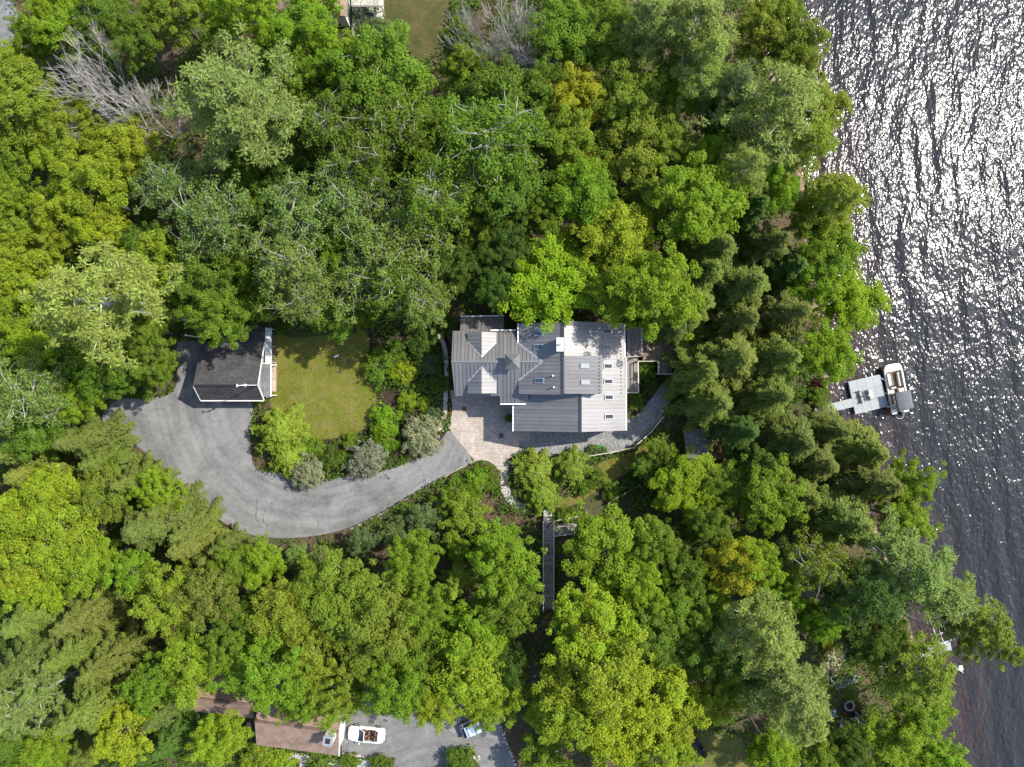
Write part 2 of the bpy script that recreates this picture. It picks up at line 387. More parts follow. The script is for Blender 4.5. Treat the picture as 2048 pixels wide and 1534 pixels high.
M['dock'] = simple('dock_panel', (.27, .285, .28), .7, var=.10, scale=1.5, bump=.006, bscale=40); M['stone'] = simple('wall_stone', (.29, .24, .205), .9, var=.4, scale=2.2, bump=.02, bscale=9)
M['capstone'] = simple('capstone', (.40, .31, .255), .9, var=.3, scale=3, bump=.015, bscale=10)
M['rock'] = simple('rock', (.36, .32, .29), .9, var=.35, scale=3, bump=.03, bscale=8)
# ------------------------------------------------------------------ ground, lake, surfaces
def build_terrain():
    ax = np.concatenate([[-420, -260, -160, -110], np.arange(-84, 84.1, 1.0), [100, 130, 180, 280, 430]])
    ay = np.concatenate([[-420, -260, -160, -100], np.arange(-66, 66.1, 1.0), [90, 140, 240, 420]])
    X, Y = np.meshgrid(ax, ay); rg = np.random.default_rng(3); Z = tz(X, Y)
    n = len(ax); v = np.stack([X.ravel(), Y.ravel(), Z.ravel()], 1); f = []
    for j in range(len(ay) - 1):
        for i in range(n - 1): f.append((j * n + i, j * n + i + 1, (j + 1) * n + i + 1, (j + 1) * n + i))
    me = bpy.data.meshes.new('ground'); me.from_pydata(v.tolist(), [], f); me.materials.append(M['ground']); me.polygons.foreach_set('use_smooth', [True] * len(f)); me.update()
    o = bpy.data.objects.new('ground', me); COL.objects.link(o); o['kind'] = 'structure'
build_terrain()
def build_lake():
    ys = np.linspace(-420, 420, 43); v = []; f = []
    for i, y in enumerate(ys): v += [(float(xs(y)) - 6, y, WATER_Z), (430, y, WATER_Z)]
    for i in range(len(ys) - 1): f.append((2 * i, 2 * i + 1, 2 * i + 3, 2 * i + 2))
    me = bpy.data.meshes.new('lake'); me.from_pydata(v, [], f); me.materials.append(M['water']); me.update()
    o = bpy.data.objects.new('lake', me); COL.objects.link(o); o['kind'] = 'structure'
build_lake()
sheet('lawn', smooth_poly([(545,672),(600,676),(690,664),(735,668),(738,720),(748,760),(752,800),(742,850),(690,872),(640,878),(600,872),(560,840),(540,800),(548,720)], 4), M['lawn'], .02, jag=.05)
sheet('side_lawn', smooth_poly([(1108,1012),(1150,985),(1195,955),(1200,925),(1265,905),(1318,868),(1328,888),(1275,930),(1215,968),(1150,1008)], 4), M['lawn'], .02, jag=.05)
sheet('rough_lawn', [(1335,1560),(1360,1500),(1385,1470),(1430,1462),(1482,1472),(1498,1510),(1505,1560)], M['rough_lawn'], .02, jag=.12)
sheet('shaded_lawn', [(770,-40),(915,-40),(905,20),(885,100),(845,125),(805,80),(768,30)], M['shade_lawn'], .02, jag=.12)
BEDPIX = [[(735,655),(885,655),(905,700),(908,790),(900,862),(880,882),(800,915),(700,950),(600,960),(520,935),(560,870),(640,882),(745,852),(756,800),(742,740)],
          [(1260,725),(1290,720),(1330,752),(1296,810),(1262,835),(1258,760)]]
for i, b in enumerate(BEDPIX): sheet('mulch_bed', b, M['mulch'], .012, clear=(i == 1), jag=.08)
sheet('driveway', smooth_poly([(356,684),(356,740),(345,785),(290,797),(235,800),(204,832),(225,862),(268,888),(318,926),(370,978),(430,1032),(490,1066),(560,1076),(640,1070),(705,1052),(765,1022),(830,985),(890,950),(945,921),(901,862),(880,884),(840,915),(780,937),(700,953),(620,957),(560,945),(512,938),(500,880),(505,800),(450,740),(410,690)], 3), M['asphalt'], .03)
sheet('paver_patio', [(900,780),(1060,780),(1060,880),(1038.5,880),(1038.5,905),(1016,918),(1002,940),(998,938),(985,926),(971,920),(950,922),(901,862),(905,815)], M['pavers'], .04)
sheet('gravel_path', smooth_line([(1039,882),(1039,906),(1090,912),(1170,909),(1230,903),(1275,884),(1305,855),(1330,822),(1358,775),(1390,755)]) + smooth_line([(1375,735),(1350,750),(1325,768),(1300,800),(1280,825),(1258,838),(1200,850),(1039,850)]), M['gravel'], .025)
sheet('garden_path', smooth_line([(1002,936),(1001,960),(1003,978),(1010,994)]) + smooth_line([(1024,986),(1017,972),(1015,955),(1017,935),(1022,920)]), M['pavers'], .03)
sheet('neighbour_driveway', [(676,1385),(850,1365),(1010,1395),(1002,1450),(1020,1500),(1048,1570),(972,1570),(958,1528),(932,1508),(900,1518),(880,1570),(778,1570),(792,1514),(740,1513),(684,1502)], M['asphalt2'], .03)
sheet('road', [(-60,-30),(20,-10),(42,40),(46,95),(30,110),(-60,120)], M['asphalt2'], .03)
sheet('neighbour_path', [(493,1445),(501,1445),(509,1493),(690,1521),(745,1516),(748,1560),(690,1560),(690,1534),(612,1521),(610,1570),(598,1570),(600,1519),(584,1516),(582,1570),(570,1570),(572,1514),(503,1504)], M['path'], .02)
sheet('beach_sand', smooth_poly([(1642,1350),(1638,1338),(1652,1326),(1655,1305),(1668,1300),(1676,1318),(1692,1300),(1700,1318),(1684,1334),(1672,1346),(1660,1340)], 3), M['sand'], .02, jag=.16, clear=False)
sheet('sandy_clearing', smooth_poly([(1420,885),(1450,862),(1500,858),(1500,890),(1460,915),(1425,915)], 3), simple('pine_straw', (.26, .17, .09), .95, var=.4, scale=1.5, bump=.03, bscale=14), .02, jag=.1)
sheet('shore_clearing', smooth_poly([(1575,835),(1600,800),(1632,800),(1632,835),(1605,850)], 3), M['ground'], .015)
sheet('fire_pit_circle', smooth_poly([(1671,1412),(1690,1397),(1712,1402),(1722,1415),(1705,1433),(1682,1430)], 3), M['mulch'], .02)
BEDS = [[(G(*p).x, G(*p).y) for p in b] for b in ([(800,1004),(870,968),(945,926),(975,922),(995,938),(998,985),(960,1010),(880,1015),(820,1030),(740,1052),(700,1062)], [(590,948),(700,945),(780,930),(850,905),(780,860),(650,885),(520,930)], [(795,680),(885,680),(890,860),(800,850),(790,760)], [(1110,1018),(1200,975),(1260,940),(1330,890),(1330,960),(1200,1015)], [(380,1430),(495,1445),(505,1505),(750,1518),(745,1560),(380,1560)])]
for y0, pts in (('kerb', [(702,1058),(765,1026),(830,988),(890,953),(947,923),(971,920.5),(986,927),(998,939)]), ('kerb', [(300,915),(370,983),(430,1037),(480,1066)])):
    L = [G(*p, .06) for p in smooth_line(pts, 5)]
    if y0 == 'kerb':
        o = MB()
        for a, b in zip(L, L[1:]): o.bar(a, b, .12, .12)
        r = o.build('kerb', M['stone'] if pts[0][0] > 500 else M['mulch']); r['kind'] = 'structure'

# ------------------------------------------------------------------ roof helpers
def clip(poly, f):
    out = []
    for i in range(len(poly)):
        a, b = poly[i], poly[(i + 1) % len(poly)]; fa, fb = f(a), f(b)
        if fa >= 0: out.append(a)
        if (fa >= 0) != (fb >= 0):
            t = fa / (fa - fb); out.append(a + (b - a) * t)
    return out
def frame(pts):
    n = Vector((0, 0, 0))
    for i in range(len(pts)): n += (pts[i] - pts[0]).cross(pts[(i + 1) % len(pts)] - pts[0])
    if n.z < 0: pts = pts[::-1]; n = -n
    return pts, n.normalized()
def slab(name, pts, mat, parent, t=.14, up=None):
    """a roof plane with UVs (u along the eave, v down the slope) and thickness"""
    pts, n = frame([Vector(p) for p in pts]); down = Vector((0, 0, -1)) - n * (-n.z)
    down = (down if down.length > .05 else Vector(up or (0, -1, 0))).normalized(); ac = n.cross(down)
    o = MB().prism(pts, t, n).build(name, mat, parent); me = o.data; uv = me.uv_layers.new(name='UVMap'); o0 = ORG[o]
    for l in me.loops:
        p = me.vertices[l.vertex_index].co + o0; uv.data[l.index].uv = (p.dot(ac), -p.dot(down))
    return o
def seam_roof(pts, parent, name='roof', pitch=.43, down=None, mat='roof'):
    pts, n = frame([Vector(p) for p in pts]); d = Vector((0, 0, -1)) - n * (-n.z)
    d = (Vector(down) if down else d); d = (d - n * d.dot(n)).normalized(); ac = n.cross(d); o0 = pts[0]
    base = MB().prism([p - n * .03 for p in pts], .14, n).build(name, M[mat], parent)
    us = [(p - o0).dot(ac) for p in pts]; a = min(us) - .05
    while a < max(us):
        q = clip(clip(pts, lambda p: (p - o0).dot(ac) - a), lambda p: a + pitch - (p - o0).dot(ac))
        if len(q) >= 3:
            ar = sum((((q[i] - q[0]).cross(q[i + 1] - q[0])).length for i in range(1, len(q) - 1)), 0)
            if ar > .04:
                mb = MB().prism(q, .02, n)
                e = [p for p in q if abs((p - o0).dot(ac) - a) < 1e-4]
                if len(e) >= 2:
                    w = sorted(e, key=lambda p: (p - o0).dot(d)); mb.bar(w[0] + n * .02 + ac * .02, w[-1] + n * .02 + ac * .02, .05, .08)
                mb.build('roof_panel', M[mat], base)
        a += pitch
    return base
def bar_part(name, a, b, w, h, mat, parent): return MB().bar(a, b, w, h).build(name, M[mat], parent)
def profile_wall(name, prof, axis, lo, hi, mat, parent, hp):
    """prof: list of (coordinate, z); axis 'u' profile runs in u and is extruded in v, and the other way round"""
    n = len(prof); mk = (lambda c, e, z: hp(c, e, z)) if axis == 'u' else (lambda c, e, z: hp(e, c, z))
    v = [mk(c, lo, z) for c, z in prof] + [mk(c, hi, z) for c, z in prof]
    f = [tuple(range(n)), tuple(range(2 * n - 1, n - 1, -1))] + [(i, (i + 1) % n, (i + 1) % n + n, i + n) for i in range(n)]
    o = MB().add(v, f); r = o.build(name, M[mat], parent)
    bm = bmesh.new(); bm.from_mesh(r.data); bmesh.ops.recalc_face_normals(bm, faces=bm.faces); bm.to_mesh(r.data); bm.free(); return r

# ------------------------------------------------------------------ the metal-roofed house
mz = .2152 * S * 82 / 88
def hp(u, v, z=0.0): p = W(860 + .2152 * u, 590 + .2152 * v, 6.0); return Vector((p.x, p.y, z))
zB = lambda u, v=0: 8.2 - .42 * mz * (1225 - u)
zC = lambda u, v=0: 8.08 - .44 * mz * (u - 1225)
zD = lambda u, v=0: 8.25 - .02 * mz * (u - 1225)
zE = lambda u, v=0: zC(1390) - .40 * mz * (1390 - u)
RA = zB(1040); VR = 622
zA = lambda u, v: RA - .53 * mz * abs(v - VR)
zG = lambda u, v=0: 6.97 - .55 * mz * abs(u - 484)
house = thing('lake_house', hp(1100, 760, 0), 'sprawling house with grey standing-seam metal roofs beside the paver patio', 'house')
def roofp(z, *uv, **kw): return seam_roof([hp(u, v, z(u, v)) for u, v in uv], house, **kw)
profile_wall('wall', [(345, 0), (925, 0), (925, zA(0, 925) - .2), (VR, RA - .2), (345, zA(0, 345) - .2)], 'v', 228, 830, 'wall', house, hp)
profile_wall('wall', [(930, 0), (1000, 0), (1000, zA(0, 1000) - .2), (930, zA(0, 930) - .2)], 'v', 668, 900, 'wall', house, hp)
profile_wall('wall', [(840, 0), (1806, 0), (1806, zC(1806) - .2), (1225, 7.9), (840, zB(840) - .2)], 'u', 282, 906, 'wall', house, hp)
profile_wall('wall', [(1240, 6.5), (1562, 6.5), (1562, 8.05), (1240, 8.05)], 'u', 586, 910, 'wall', house, hp)
profile_wall('wall', [(796, 0), (1812, 0), (1812, zC(1812) - .2), (1390, zC(1390) - .2), (796, zE(796) - .2)], 'u', 908, 1248, 'wall', house, hp)
profile_wall('wall', [(362, 4), (608, 4), (608, zG(608) - .2), (484, 6.75), (362, zG(362) - .2)], 'u', 362, 900, 'wall', house, hp)
zL = lambda u, v: 3.3 + .0055 * (v - 180)
profile_wall('wall', [(195, 0), (340, 0), (340, 3.9), (195, 3.2)], 'v', 285, 672, 'wall', house, hp)
roofp(zL, (270, 182), (685, 176), (685, 322), (270, 322))
roofp(zA, (207, VR), (207, 330), (650, 328), (650, VR)); roofp(zA, (650, VR), (650, 326), (820, 325), (820, 448.5), (1040, VR))
roofp(zA, (207, VR), (228, 940), (650, 940), (650, VR)); roofp(zA, (650, VR), (650, 1012), (822, 1012), (822, VR)); roofp(zA, (822, VR), (822, 794), (1040, VR)); roofp(zA, (822, 930), (822, 1012), (912, 1012), (912, 930))
def vA(z, s): return VR + s * (RA - z) / (.53 * mz)
for s, e in ((1, 913), (-1, 348)):
    roofp(zG, (484, vA(zG(484), s)), (618, vA(zG(618), s)), (618, e), (484, e)); roofp(zG, (484, vA(zG(484), s)), (350, vA(zG(350), s)), (350, e), (484, e))
    for u in (618, 350): bar_part('valley_flashing', hp(484, vA(zG(484), s), zG(484) + .05), hp(u, vA(zG(u), s), zG(u) + .05), .16, .03, 'flash', house)
roofp(zB, (1225, 265), (820, 265), (820, 448.5), (1040, VR), (1225, VR)); roofp(zB, (1225, VR), (1040, VR), (822, 795), (826, 922), (1225, 922))
for v in (448.5, 795.5): bar_part('valley_flashing', hp(1040, VR, RA + .05), hp(820, v, zB(820) + .06), .22, .03, 'flash', house)
roofp(zC, (1225, 255), (1225, 576), (1822, 576), (1818, 255)); roofp(zC, (1578, 576), (1578, 915), (1830, 915), (1824, 576)); roofp(zC, (1390, 915), (1390, 1266), (1836, 1266), (1832, 915))
roofp(zD, (1222, 572), (1222, 916), (1577, 916), (1577, 572), down=(1, 0, 0)); roofp(zE, (1390, 924), (775, 924), (775, 1272), (1390, 1268))
for a, b, z in (((1224, 258), (1224, 920), 8.27), ((1390, 930), (1390, 1268), zC(1390) + .06)): bar_part('ridge_cap', hp(*a, z), hp(*b, z), .24, .05, 'dark', house)
bar_part('ridge_cap', hp(207, VR, RA + .04), hp(1030, VR, RA + .04), .16, .04, 'roof', house)
for a, b, z in (((652, 1016), (912, 1016), zA(0, 1012) - .02), ((772, 1018), (772, 1276), zE(772) - .03), ((818, 265), (818, 450), zB(818) - .03), ((268, 178), (686, 172), 3.3), ((560, 322), (800, 322), zA(0, 322) - .03), ((1838, 580), (1840, 1264), zC(1838) - .03), ((1822, 258), (1826, 578), zC(1822) - .03)):
    bar_part('gutter', hp(*a, z), hp(*b, z), .12, .12, 'white', house)
def skylight(u, v, zf, gm, w=1.05, d=.6, mat='flash'):
    c = hp(u, v, zf(u, v)); ex = (hp(u + 50, v, zf(u + 50, v)) - c).normalized(); ey = Vector((0, 1, 0)); n = ex.cross(ey)
    def quadbox(w, d, h0, h1):
        q = [c + ex * i * w / 2 + ey * j * d / 2 + n * h1 for i, j in ((-1, -1), (1, -1), (1, 1), (-1, 1))]
        return MB().prism(q, h1 - h0, n)
    f = quadbox(w, d, 0, .14).build('skylight', M[mat], house); quadbox(w - .16, d - .16, .10, .155).build('pane', M[gm], f)
for u, v in ((1010, 360), (1008, 487), (1015, 795)): skylight(u, v, zB, 'glass')
for u, v in ((1420, 662), (1425, 810)): skylight(u, v, zD, 'flash', .95, .55)
for u, v in ((1648, 340), (1640, 485), (1652, 660), (1656, 803), (1662, 950), (1664, 1130)): skylight(u, v, zC, 'glass_dark', 1.12, .58)
ch = MB().box(hp(1190, 475, 8.35), (.62, 1.34, 2.1)).build('chimney', M['wall'], house)
MB().box(hp(1190, 475, 9.44), (.74, 1.46, .1)).build('chimney_cap', M['white'], ch); MB().tube([hp(1190, 475, 9.48), hp(1190, 475, 9.75)], .16, 10).build('flue', M['steel'], ch)
for u, v in ((1132, 752), (1140, 857)): MB().tube([hp(u, v, zB(u) - .1), hp(u, v, zB(u) + .55)], .09, 8).build('vent_pipe', M['white'], house)
cu = MB().box(hp(765, VR, RA + .3), (1.0, 1.0, 1.3)).build('cupola', M['wall'], house)
c0 = hp(765, VR, RA + .95); q = [c0 + Vector((i * .82, j * .82, 0)) for i, j in ((-1, -1), (1, -1), (1, 1), (-1, 1))]
MB().add(q + [c0 + Vector((0, 0, .85))], [(0, 1, 4), (1, 2, 4), (2, 3, 4), (3, 0, 4), (3, 2, 1, 0)]).build('cupola_roof', M['roof'], cu)
MB().tube([c0 + Vector((0, 0, .8)), c0 + Vector((0, 0, 1.9))], .025, 5).bar(c0 + Vector((-.4, 0, 1.5)), c0 + Vector((.4, 0, 1.5)), .04).build('weather_vane', M['dark'], cu)
guard = None
for u, z, vs_ in ((1553, zD, range(598, 912, 31)), (1786, zC, range(285, 940, 33))):
    for v in vs_:
        if guard is None: guard = MB().box((0, 0, .05), (.08, .12, .1)).build('snow_guard', M['dark'], house, local=True); guard.location = hp(u, v, z(u)) - ORG[house]
        else: linked(guard, 'snow_guard', house, hp(u, v, z(u)) - ORG[house])

def window(p, w, h, nm='window', gm='glass_dark'):          # frame and pane on a wall facing the bottom of the photo
    f = MB().box(p, (w, .08, h)).build(nm, M['white'], house); MB().box(p - Vector((0, .03, 0)), (w - .16, .05, h - .16)).build('pane', M[gm], f)
for u, w in ((900, 1.0), (1080, 1.6), (1280, 1.6), (1480, 1.2), (1680, 1.6)): window(hp(u, 1248, 1.9) - Vector((0, .03, 0)), w, 1.3)
for u in (1200, 1400): window(hp(u, 1248, 4.6) - Vector((0, .03, 0)), 1.2, 1.1)
for u in (280, 440, 600): window(hp(u, 925, 1.8) - Vector((0, .03, 0)), .9, 1.3)
window(hp(730, 1000, 1.15) - Vector((0, .03, 0)), 1.0, 2.1, 'door', 'wall')

# ------------------------------------------------------------------ decks
def dk(a, b, z): return W(1220 + .2217 * a, 620 + .2217 * b, z)
def deck(name, label, rects, z, mat, rails, bw=.145):
    p0 = dk(*rects[0][:2], z); t = thing(name, (p0.x, p0.y, float(tz(p0.x, p0.y))), label, 'deck')
    for a0, b0, a1, b1 in rects:
        A = dk(a0, b0, z); B = dk(a1, b1, z); x = min(A.x, B.x); ya, yb = sorted((A.y, B.y)); brd = None
        while x + bw < max(A.x, B.x):
            if brd is None: brd = MB().box((0, 0, 0), (bw - .012, yb - ya, .04)).build('deck_board', M[mat], t, local=True); o = brd
            else: o = linked(brd, 'deck_board', t)
            o.location = Vector((x + bw / 2, (ya + yb) / 2, z)) - ORG[t]; x += bw
        xa, xb = sorted((A.x, B.x))
        for k, y in enumerate((ya + .15, yb - .15)): bar_part('joist', (xa, y, z - .13), (xb, y, z - .13), .08, .2, mat, t)
        for x in (xa + .1, xb - .1):
            for y in (ya + .1, yb - .1):
                g = float(tz(x, y)); bar_part('post', (x, y, g - .1), (x, y, z - .03), .14, .14, mat, t)
    for (a0, b0), (a1, b1) in rails:
        A = dk(a0, b0, z + 1); B = dk(a1, b1, z + 1); n = max(1, round((B - A).length / 1.5))
        bar_part('rail', A, B, .09, .05, 'rail', t); bar_part('rail', A - Vector((0, 0, .5)), B - Vector((0, 0, .5)), .05, .05, 'rail', t)
        for i in range(n + 1):
            p = A.lerp(B, i / n); bar_part('rail_post', p - Vector((0, 0, 1)), p + Vector((0, 0, .04)), .1, .1, 'rail', t)
    return t
deck('upper_deck', 'grey board deck against the east wall of the metal-roofed house', [(150, 150, 290, 422)], 2.2, 'deck', [((290, 160), (290, 400)), ((150, 424), (255, 418))])
deck('narrow_deck', 'narrow grey deck with white rail along the bright metal roof', [(150, 432, 252, 742)], 1.7, 'deck', [((256, 462), (258, 742)), ((158, 746), (256, 746))])
deck('brown_deck', 'brown board deck wrapping a small planted square', [(296, 268, 620, 458), (444, 460, 560, 578)], 1.2, 'deck2', [((300, 264), (615, 264)), ((262, 462), (440, 462)), ((440, 464), (440, 574)), ((444, 578), (600, 578))])

# ------------------------------------------------------------------ the garage
gz0 = Vector((-32.6, 1.5, 0))
gar = thing('garage', gz0, 'dark-shingled saltbox garage at the head of the driveway', 'garage')
gx0, gx1, gr, gs, gn, ge = -36.25, -28.95, -.19, -1.95, 4.85, 6.85
zn = lambda y: 4.6 - (y - gr) * .46
wq = lambda prof, x0, x1: (lambda n: MB().add([(x0, y, z) for y, z in prof] + [(x1, y, z) for y, z in prof], [tuple(range(n))[::-1], tuple(range(n, 2 * n))] + [(i, (i + 1) % n, (i + 1) % n + n, i + n) for i in range(n)]))(len(prof))
wq([(gs + .25, 0), (gn - .3, 0), (gn - .3, zn(gn - .3) - .18), (gr, 4.42), (gs + .25, 2.7)], gx0 + .3, gx1 - .25).build('wall', M['wall'], gar)
wq([(gn - .3, 0), (ge - .3, 0), (ge - .3, zn(ge - .3) - .18), (gn - .3, zn(gn - .3) - .18)], -34.6, gx1 - .25).build('wall', M['wall'], gar)
slab('roof', [(gx0, gr, 4.6), (gx0 - .05, gn, zn(gn)), (gx1, gn, zn(gn)), (gx1, gr, 4.6)], M['dark_shingle'], gar); slab('roof', [(-34.8, gn, zn(gn)), (-34.8, ge, zn(ge)), (gx1, ge, zn(ge)), (gx1, gn, zn(gn))], M['dark_shingle'], gar)
slab('roof', [(gx0, gr, 4.6), (gx1, gr, 4.6), (gx1, gs, 2.55), (gx0, gs, 2.55)], M['dark_shingle'], gar)
bar_part('ridge_cap', (gx0, gr, 4.63), (gx1, gr, 4.63), .2, .06, 'dark_shingle', gar)
bar_part('gutter', (gx0, gs - .06, 2.52), (gx1, gs - .06, 2.52), .12, .12, 'trim', gar)
bar_part('rake_board', (gx1 + .03, gr, 4.5), (gx1 + .03, gs, 2.45), .06, .24, 'trim', gar); bar_part('rake_board', (gx1 + .03, gr, 4.5), (gx1 + .03, gn, zn(gn) - .1), .06, .24, 'trim', gar)
bar_part('rake_board', (gx0 - .06, gr, 4.5), (gx0 - .06, gs, 2.45), .06, .24, 'trim', gar)
slab('porch_roof', [(-29.15, 2.3, 2.75), (-29.15, -1.5, 2.75), (-28.15, -1.5, 2.5), (-28.15, 2.3, 2.5)], M['grey_shingle'], gar, .1)
bar_part('porch_fascia', (-28.12, -1.55, 2.46), (-28.12, 2.35, 2.46), .08, .16, 'white', gar); bar_part('porch_fascia', (-29.1, 2.34, 2.64), (-28.12, 2.34, 2.46), .08, .16, 'white', gar)
for y in (-1.4, 2.2): bar_part('porch_post', (-28.25, y, 0), (-28.25, y, 2.4), .12, .12, 'trim', gar)
for y in (-.3, 1.0): MB().box((gx1 - .22, y, 1.35), (.06, .9, 1.1)).build('window', M['glass_dark'], gar)
for x in (-34.4, -31.3): MB().box((x, gs + .22, 1.15), (2.5, .06, 2.2)).build('garage_door', M['white'], gar)
sheet('garage_step', [(541,727),(553,727),(553,783),(541,783)], M['capstone'], .05)
sh = thing('wood_shelter', (-28.6, 4.4, 0), 'long galvanised lean-to cover beside the garage wall', 'shelter')
for i in range(9): MB().prism([(-28.95, 2.42 + i * .46, 2.0), (-28.25, 2.42 + i * .46, 1.75), (-28.25, 2.86 + i * .46, 1.75), (-28.95, 2.86 + i * .46, 2.0)], .03).build('sheet', M['steel'], sh)
for y in (2.5, 4.4, 6.4):
    for x, z in ((-28.3, 1.7),): bar_part('post', (x, y, 0), (x, y, z), .09, .09, 'rail', sh)
for i in range(12): bar_part('log', (-28.85 , 2.7 + i * .3, .12 + .2 * (i % 3)), (-28.35, 2.7 + i * .3, .12 + .2 * (i % 3)), .18, .18, 'bark', sh)
an = thing('antenna_mast', (gx1 - .1, gr, 4.6), 'white antenna mast rising from the garage ridge', 'antenna')
MB().tube([(gx1 - .1, gr, 4.5), (gx1 - .1, gr, 9.3)], .05, 6).build('mast', M['white'], an); MB().blob((gx1 - .1, gr, 8.2), (.16, .16, .16), 1, 2, .02).build('sensor', M['white'], an)
MB().bar((gx1 - .65, gr - .05, 9.1), (gx1 + .4, gr + .05, 9.1), .07).build('arm', M['white'], an); MB().box((gx1 - .6, gr - .04, 9.15), (.05, .3, .24)).build('vane', M['white'], an)
po = G(410, 676); fp = thing('flag_pole', po, 'plain pale pole standing behind the garage', 'pole'); MB().tube([po, po + Vector((0, 0, 5.2))], [.1, .06], 7).build('shaft', M['rail'], fp); MB().blob(po + Vector((0, 0, 5.25)), (.11, .11, .11), 2, 2, .02).build('finial', M['white'], fp)

# ------------------------------------------------------------------ the brown-roofed neighbour, the top neighbour, the cabin
def gable_house(name, label, c, rz, L, run_s, run_n, zr, ze, mat, cat='house', wall='white_wall'):
    t = thing(name, c, label, cat, rz=rz); h = L / 2
    def P(x, y, z): return Vector((x, y, z))
    n = 5; prof = [(-run_s + .35, 0), (run_n - .35, 0), (run_n - .35, ze + .02), (0, zr - .2), (-run_s + .35, ze + .02)]
    MB().add([(-h + .3, y, z) for y, z in prof] + [(h - .3, y, z) for y, z in prof], [tuple(range(n))[::-1], tuple(range(n, 2 * n))] + [(i, (i + 1) % n, (i + 1) % n + n, i + n) for i in range(n)]).build('wall', M[wall], t, local=True)
    for s, r in ((-1, run_s), (1, run_n)):
        q, nn = frame([P(-h, 0, zr), P(h, 0, zr), P(h, s * r, ze), P(-h, s * r, ze)]); o = MB().prism(q, .14, nn).build('roof', M[mat], t, local=True)
        uv = o.data.uv_layers.new(name='UVMap'); sl = math.hypot(r, zr - ze) / r
        for l in o.data.loops: v = o.data.vertices[l.vertex_index].co; uv.data[l.index].uv = (v.x, v.y * sl)
    MB().bar((-h, 0, zr + .03), (h, 0, zr + .03), .3, .06).build('ridge_cap', M[mat], t, local=True)
    ORG[t] = Vector((0, 0, 0)); return t
bh = gable_house('neighbour_house', 'brown-shingled house next to the white convertible', (-24.3, -38.7, 0), math.radians(-7.6), 9.6, 3.75, 3.75, 5.2, 3.2, 'brown_shingle')
for sgn, r in ((-1, 3.75), (1, 3.75)): MB().bar((4.84, 0, 5.08), (4.84, sgn * r, 3.1), .07, .26).build('rake_board', M['white'], bh, local=True)
cm = MB().box((4.0, -.35, 5.6), (.95, 1.0, 2.4)).build('chimney', M['white_wall'], bh, local=True); MB().box((4.0, -.35, 6.83), (1.08, 1.12, .08)).build('chimney_cap', M['flash'], cm, local=True); MB().box((4.0, -.35, 6.9), (.5, .55, .1)).build('flue', M['dark'], cm, local=True)
MB().box((4.58, -1.9, 1.6), (.08, 2.6, 2.3)).build('garage_door', M['white'], bh, local=True); MB().box((4.62, 1.2, 2.0), (.06, .5, .6)).build('window', M['glass_dark'], bh, local=True)
MB().tube([(-2.2, -3.5, .1), (-2.2, -3.5, 2.0)], [1.0, 1.0], 12).build('bay_window', M['glass_dark'], bh, local=True)
bw = gable_house('neighbour_wing', 'lower brown-shingled wing left of the brown-roofed house', (-33.3, -36.2, 0), math.radians(-6.6), 7.2, 2.3, 2.3, 4.3, 2.8, 'brown_shingle')
th = gable_house('terrace_house', 'dark red-brown roof corner beside the top terrace', (-23.6, 47.0, 0), math.radians(90), 9, 4.5, 4.5, 5.0, 3.0, 'brown_shingle')
tp = W(735, 35, .4)
pt = thing('terrace', (tp.x, tp.y, 0), 'grey stone terrace with white rail at the top edge', 'terrace')
A, B = W(704, 72, .35), W(767, -30, .35); MB().box(((A.x + B.x) / 2, (A.y + B.y) / 2, .17), (B.x - A.x, B.y - A.y, .35)).build('floor', M['path'], pt)
for x in (B.x - .08, B.x - .3): bar_part('rail', (x, A.y, 1.35), (x, B.y, 1.35), .09, .06, 'rail', pt)
for i in range(5): y = A.y + (B.y - A.y) * i / 4; bar_part('rail_post', (B.x - .19, y, .3), (B.x - .19, y, 1.33), .12, .12, 'rail', pt)
pg = thing('pergola', (tp.x, tp.y + 1.5, .35), 'slatted brown pergola over the top terrace', 'pergola')
A, B = W(704, 12, 2.7), W(764, -25, 2.7)
for i in range(24): x = A.x + (B.x - A.x) * i / 23; bar_part('slat', (x, A.y, 2.75), (x, B.y, 2.75), .07, .1, 'rail', pg)
for y in (A.y, (A.y + B.y) / 2): bar_part('beam', (A.x, y, 2.63), (B.x, y, 2.63), .12, .14, 'rail', pg)
for x in (A.x + .1, B.x - .1): bar_part('post', (x, A.y + .1, .35), (x, A.y + .1, 2.6), .12, .12, 'rail', pg)
for i, (px, py, lb) in enumerate(((741, 40, 'dark round patio table on the top terrace'), (727, 55, 'dark cushioned seat near the corner of the top terrace'))):
    p = W(px, py, .35); t = thing('patio_table' if i == 0 else 'patio_sofa', p, lb, 'table' if i == 0 else 'seat')
    if i == 0: MB().tube([p + Vector((0, 0, .7)), p + Vector((0, 0, .75))], .6, 16).build('top', M['dark'], t); MB().tube([p, p + Vector((0, 0, .7))], .06, 6).build('leg', M['dark'], t)
    else:
        MB().box(p + Vector((0, 0, .25)), (.9, 1.3, .35)).build('cushion', M['dark'], t, bevel=.06); MB().box(p + Vector((-.4, 0, .55)), (.18, 1.3, .5)).build('backrest', M['dark'], t, bevel=.05)
cp = [W(1367, 860, 1.9), W(1412, 856, 2.2), W(1422, 926, 2.2), W(1375, 924, 1.9)]; cg = min(float(tz(p.x, p.y)) for p in cp)
cb = thing('cabin', (cp[0].x, cp[2].y, cg), 'small flat-roofed grey cabin under the conifers', 'cabin'); slab('roof', cp, M['grey_shingle'], cb, .16, (1, 0, 0))
cc = sum((Vector((p.x, p.y, 0)) for p in cp), Vector()) / 4; inn = [Vector((p.x, p.y, 0)).lerp(cc, .1) for p in cp]; inn, _ = frame(inn)
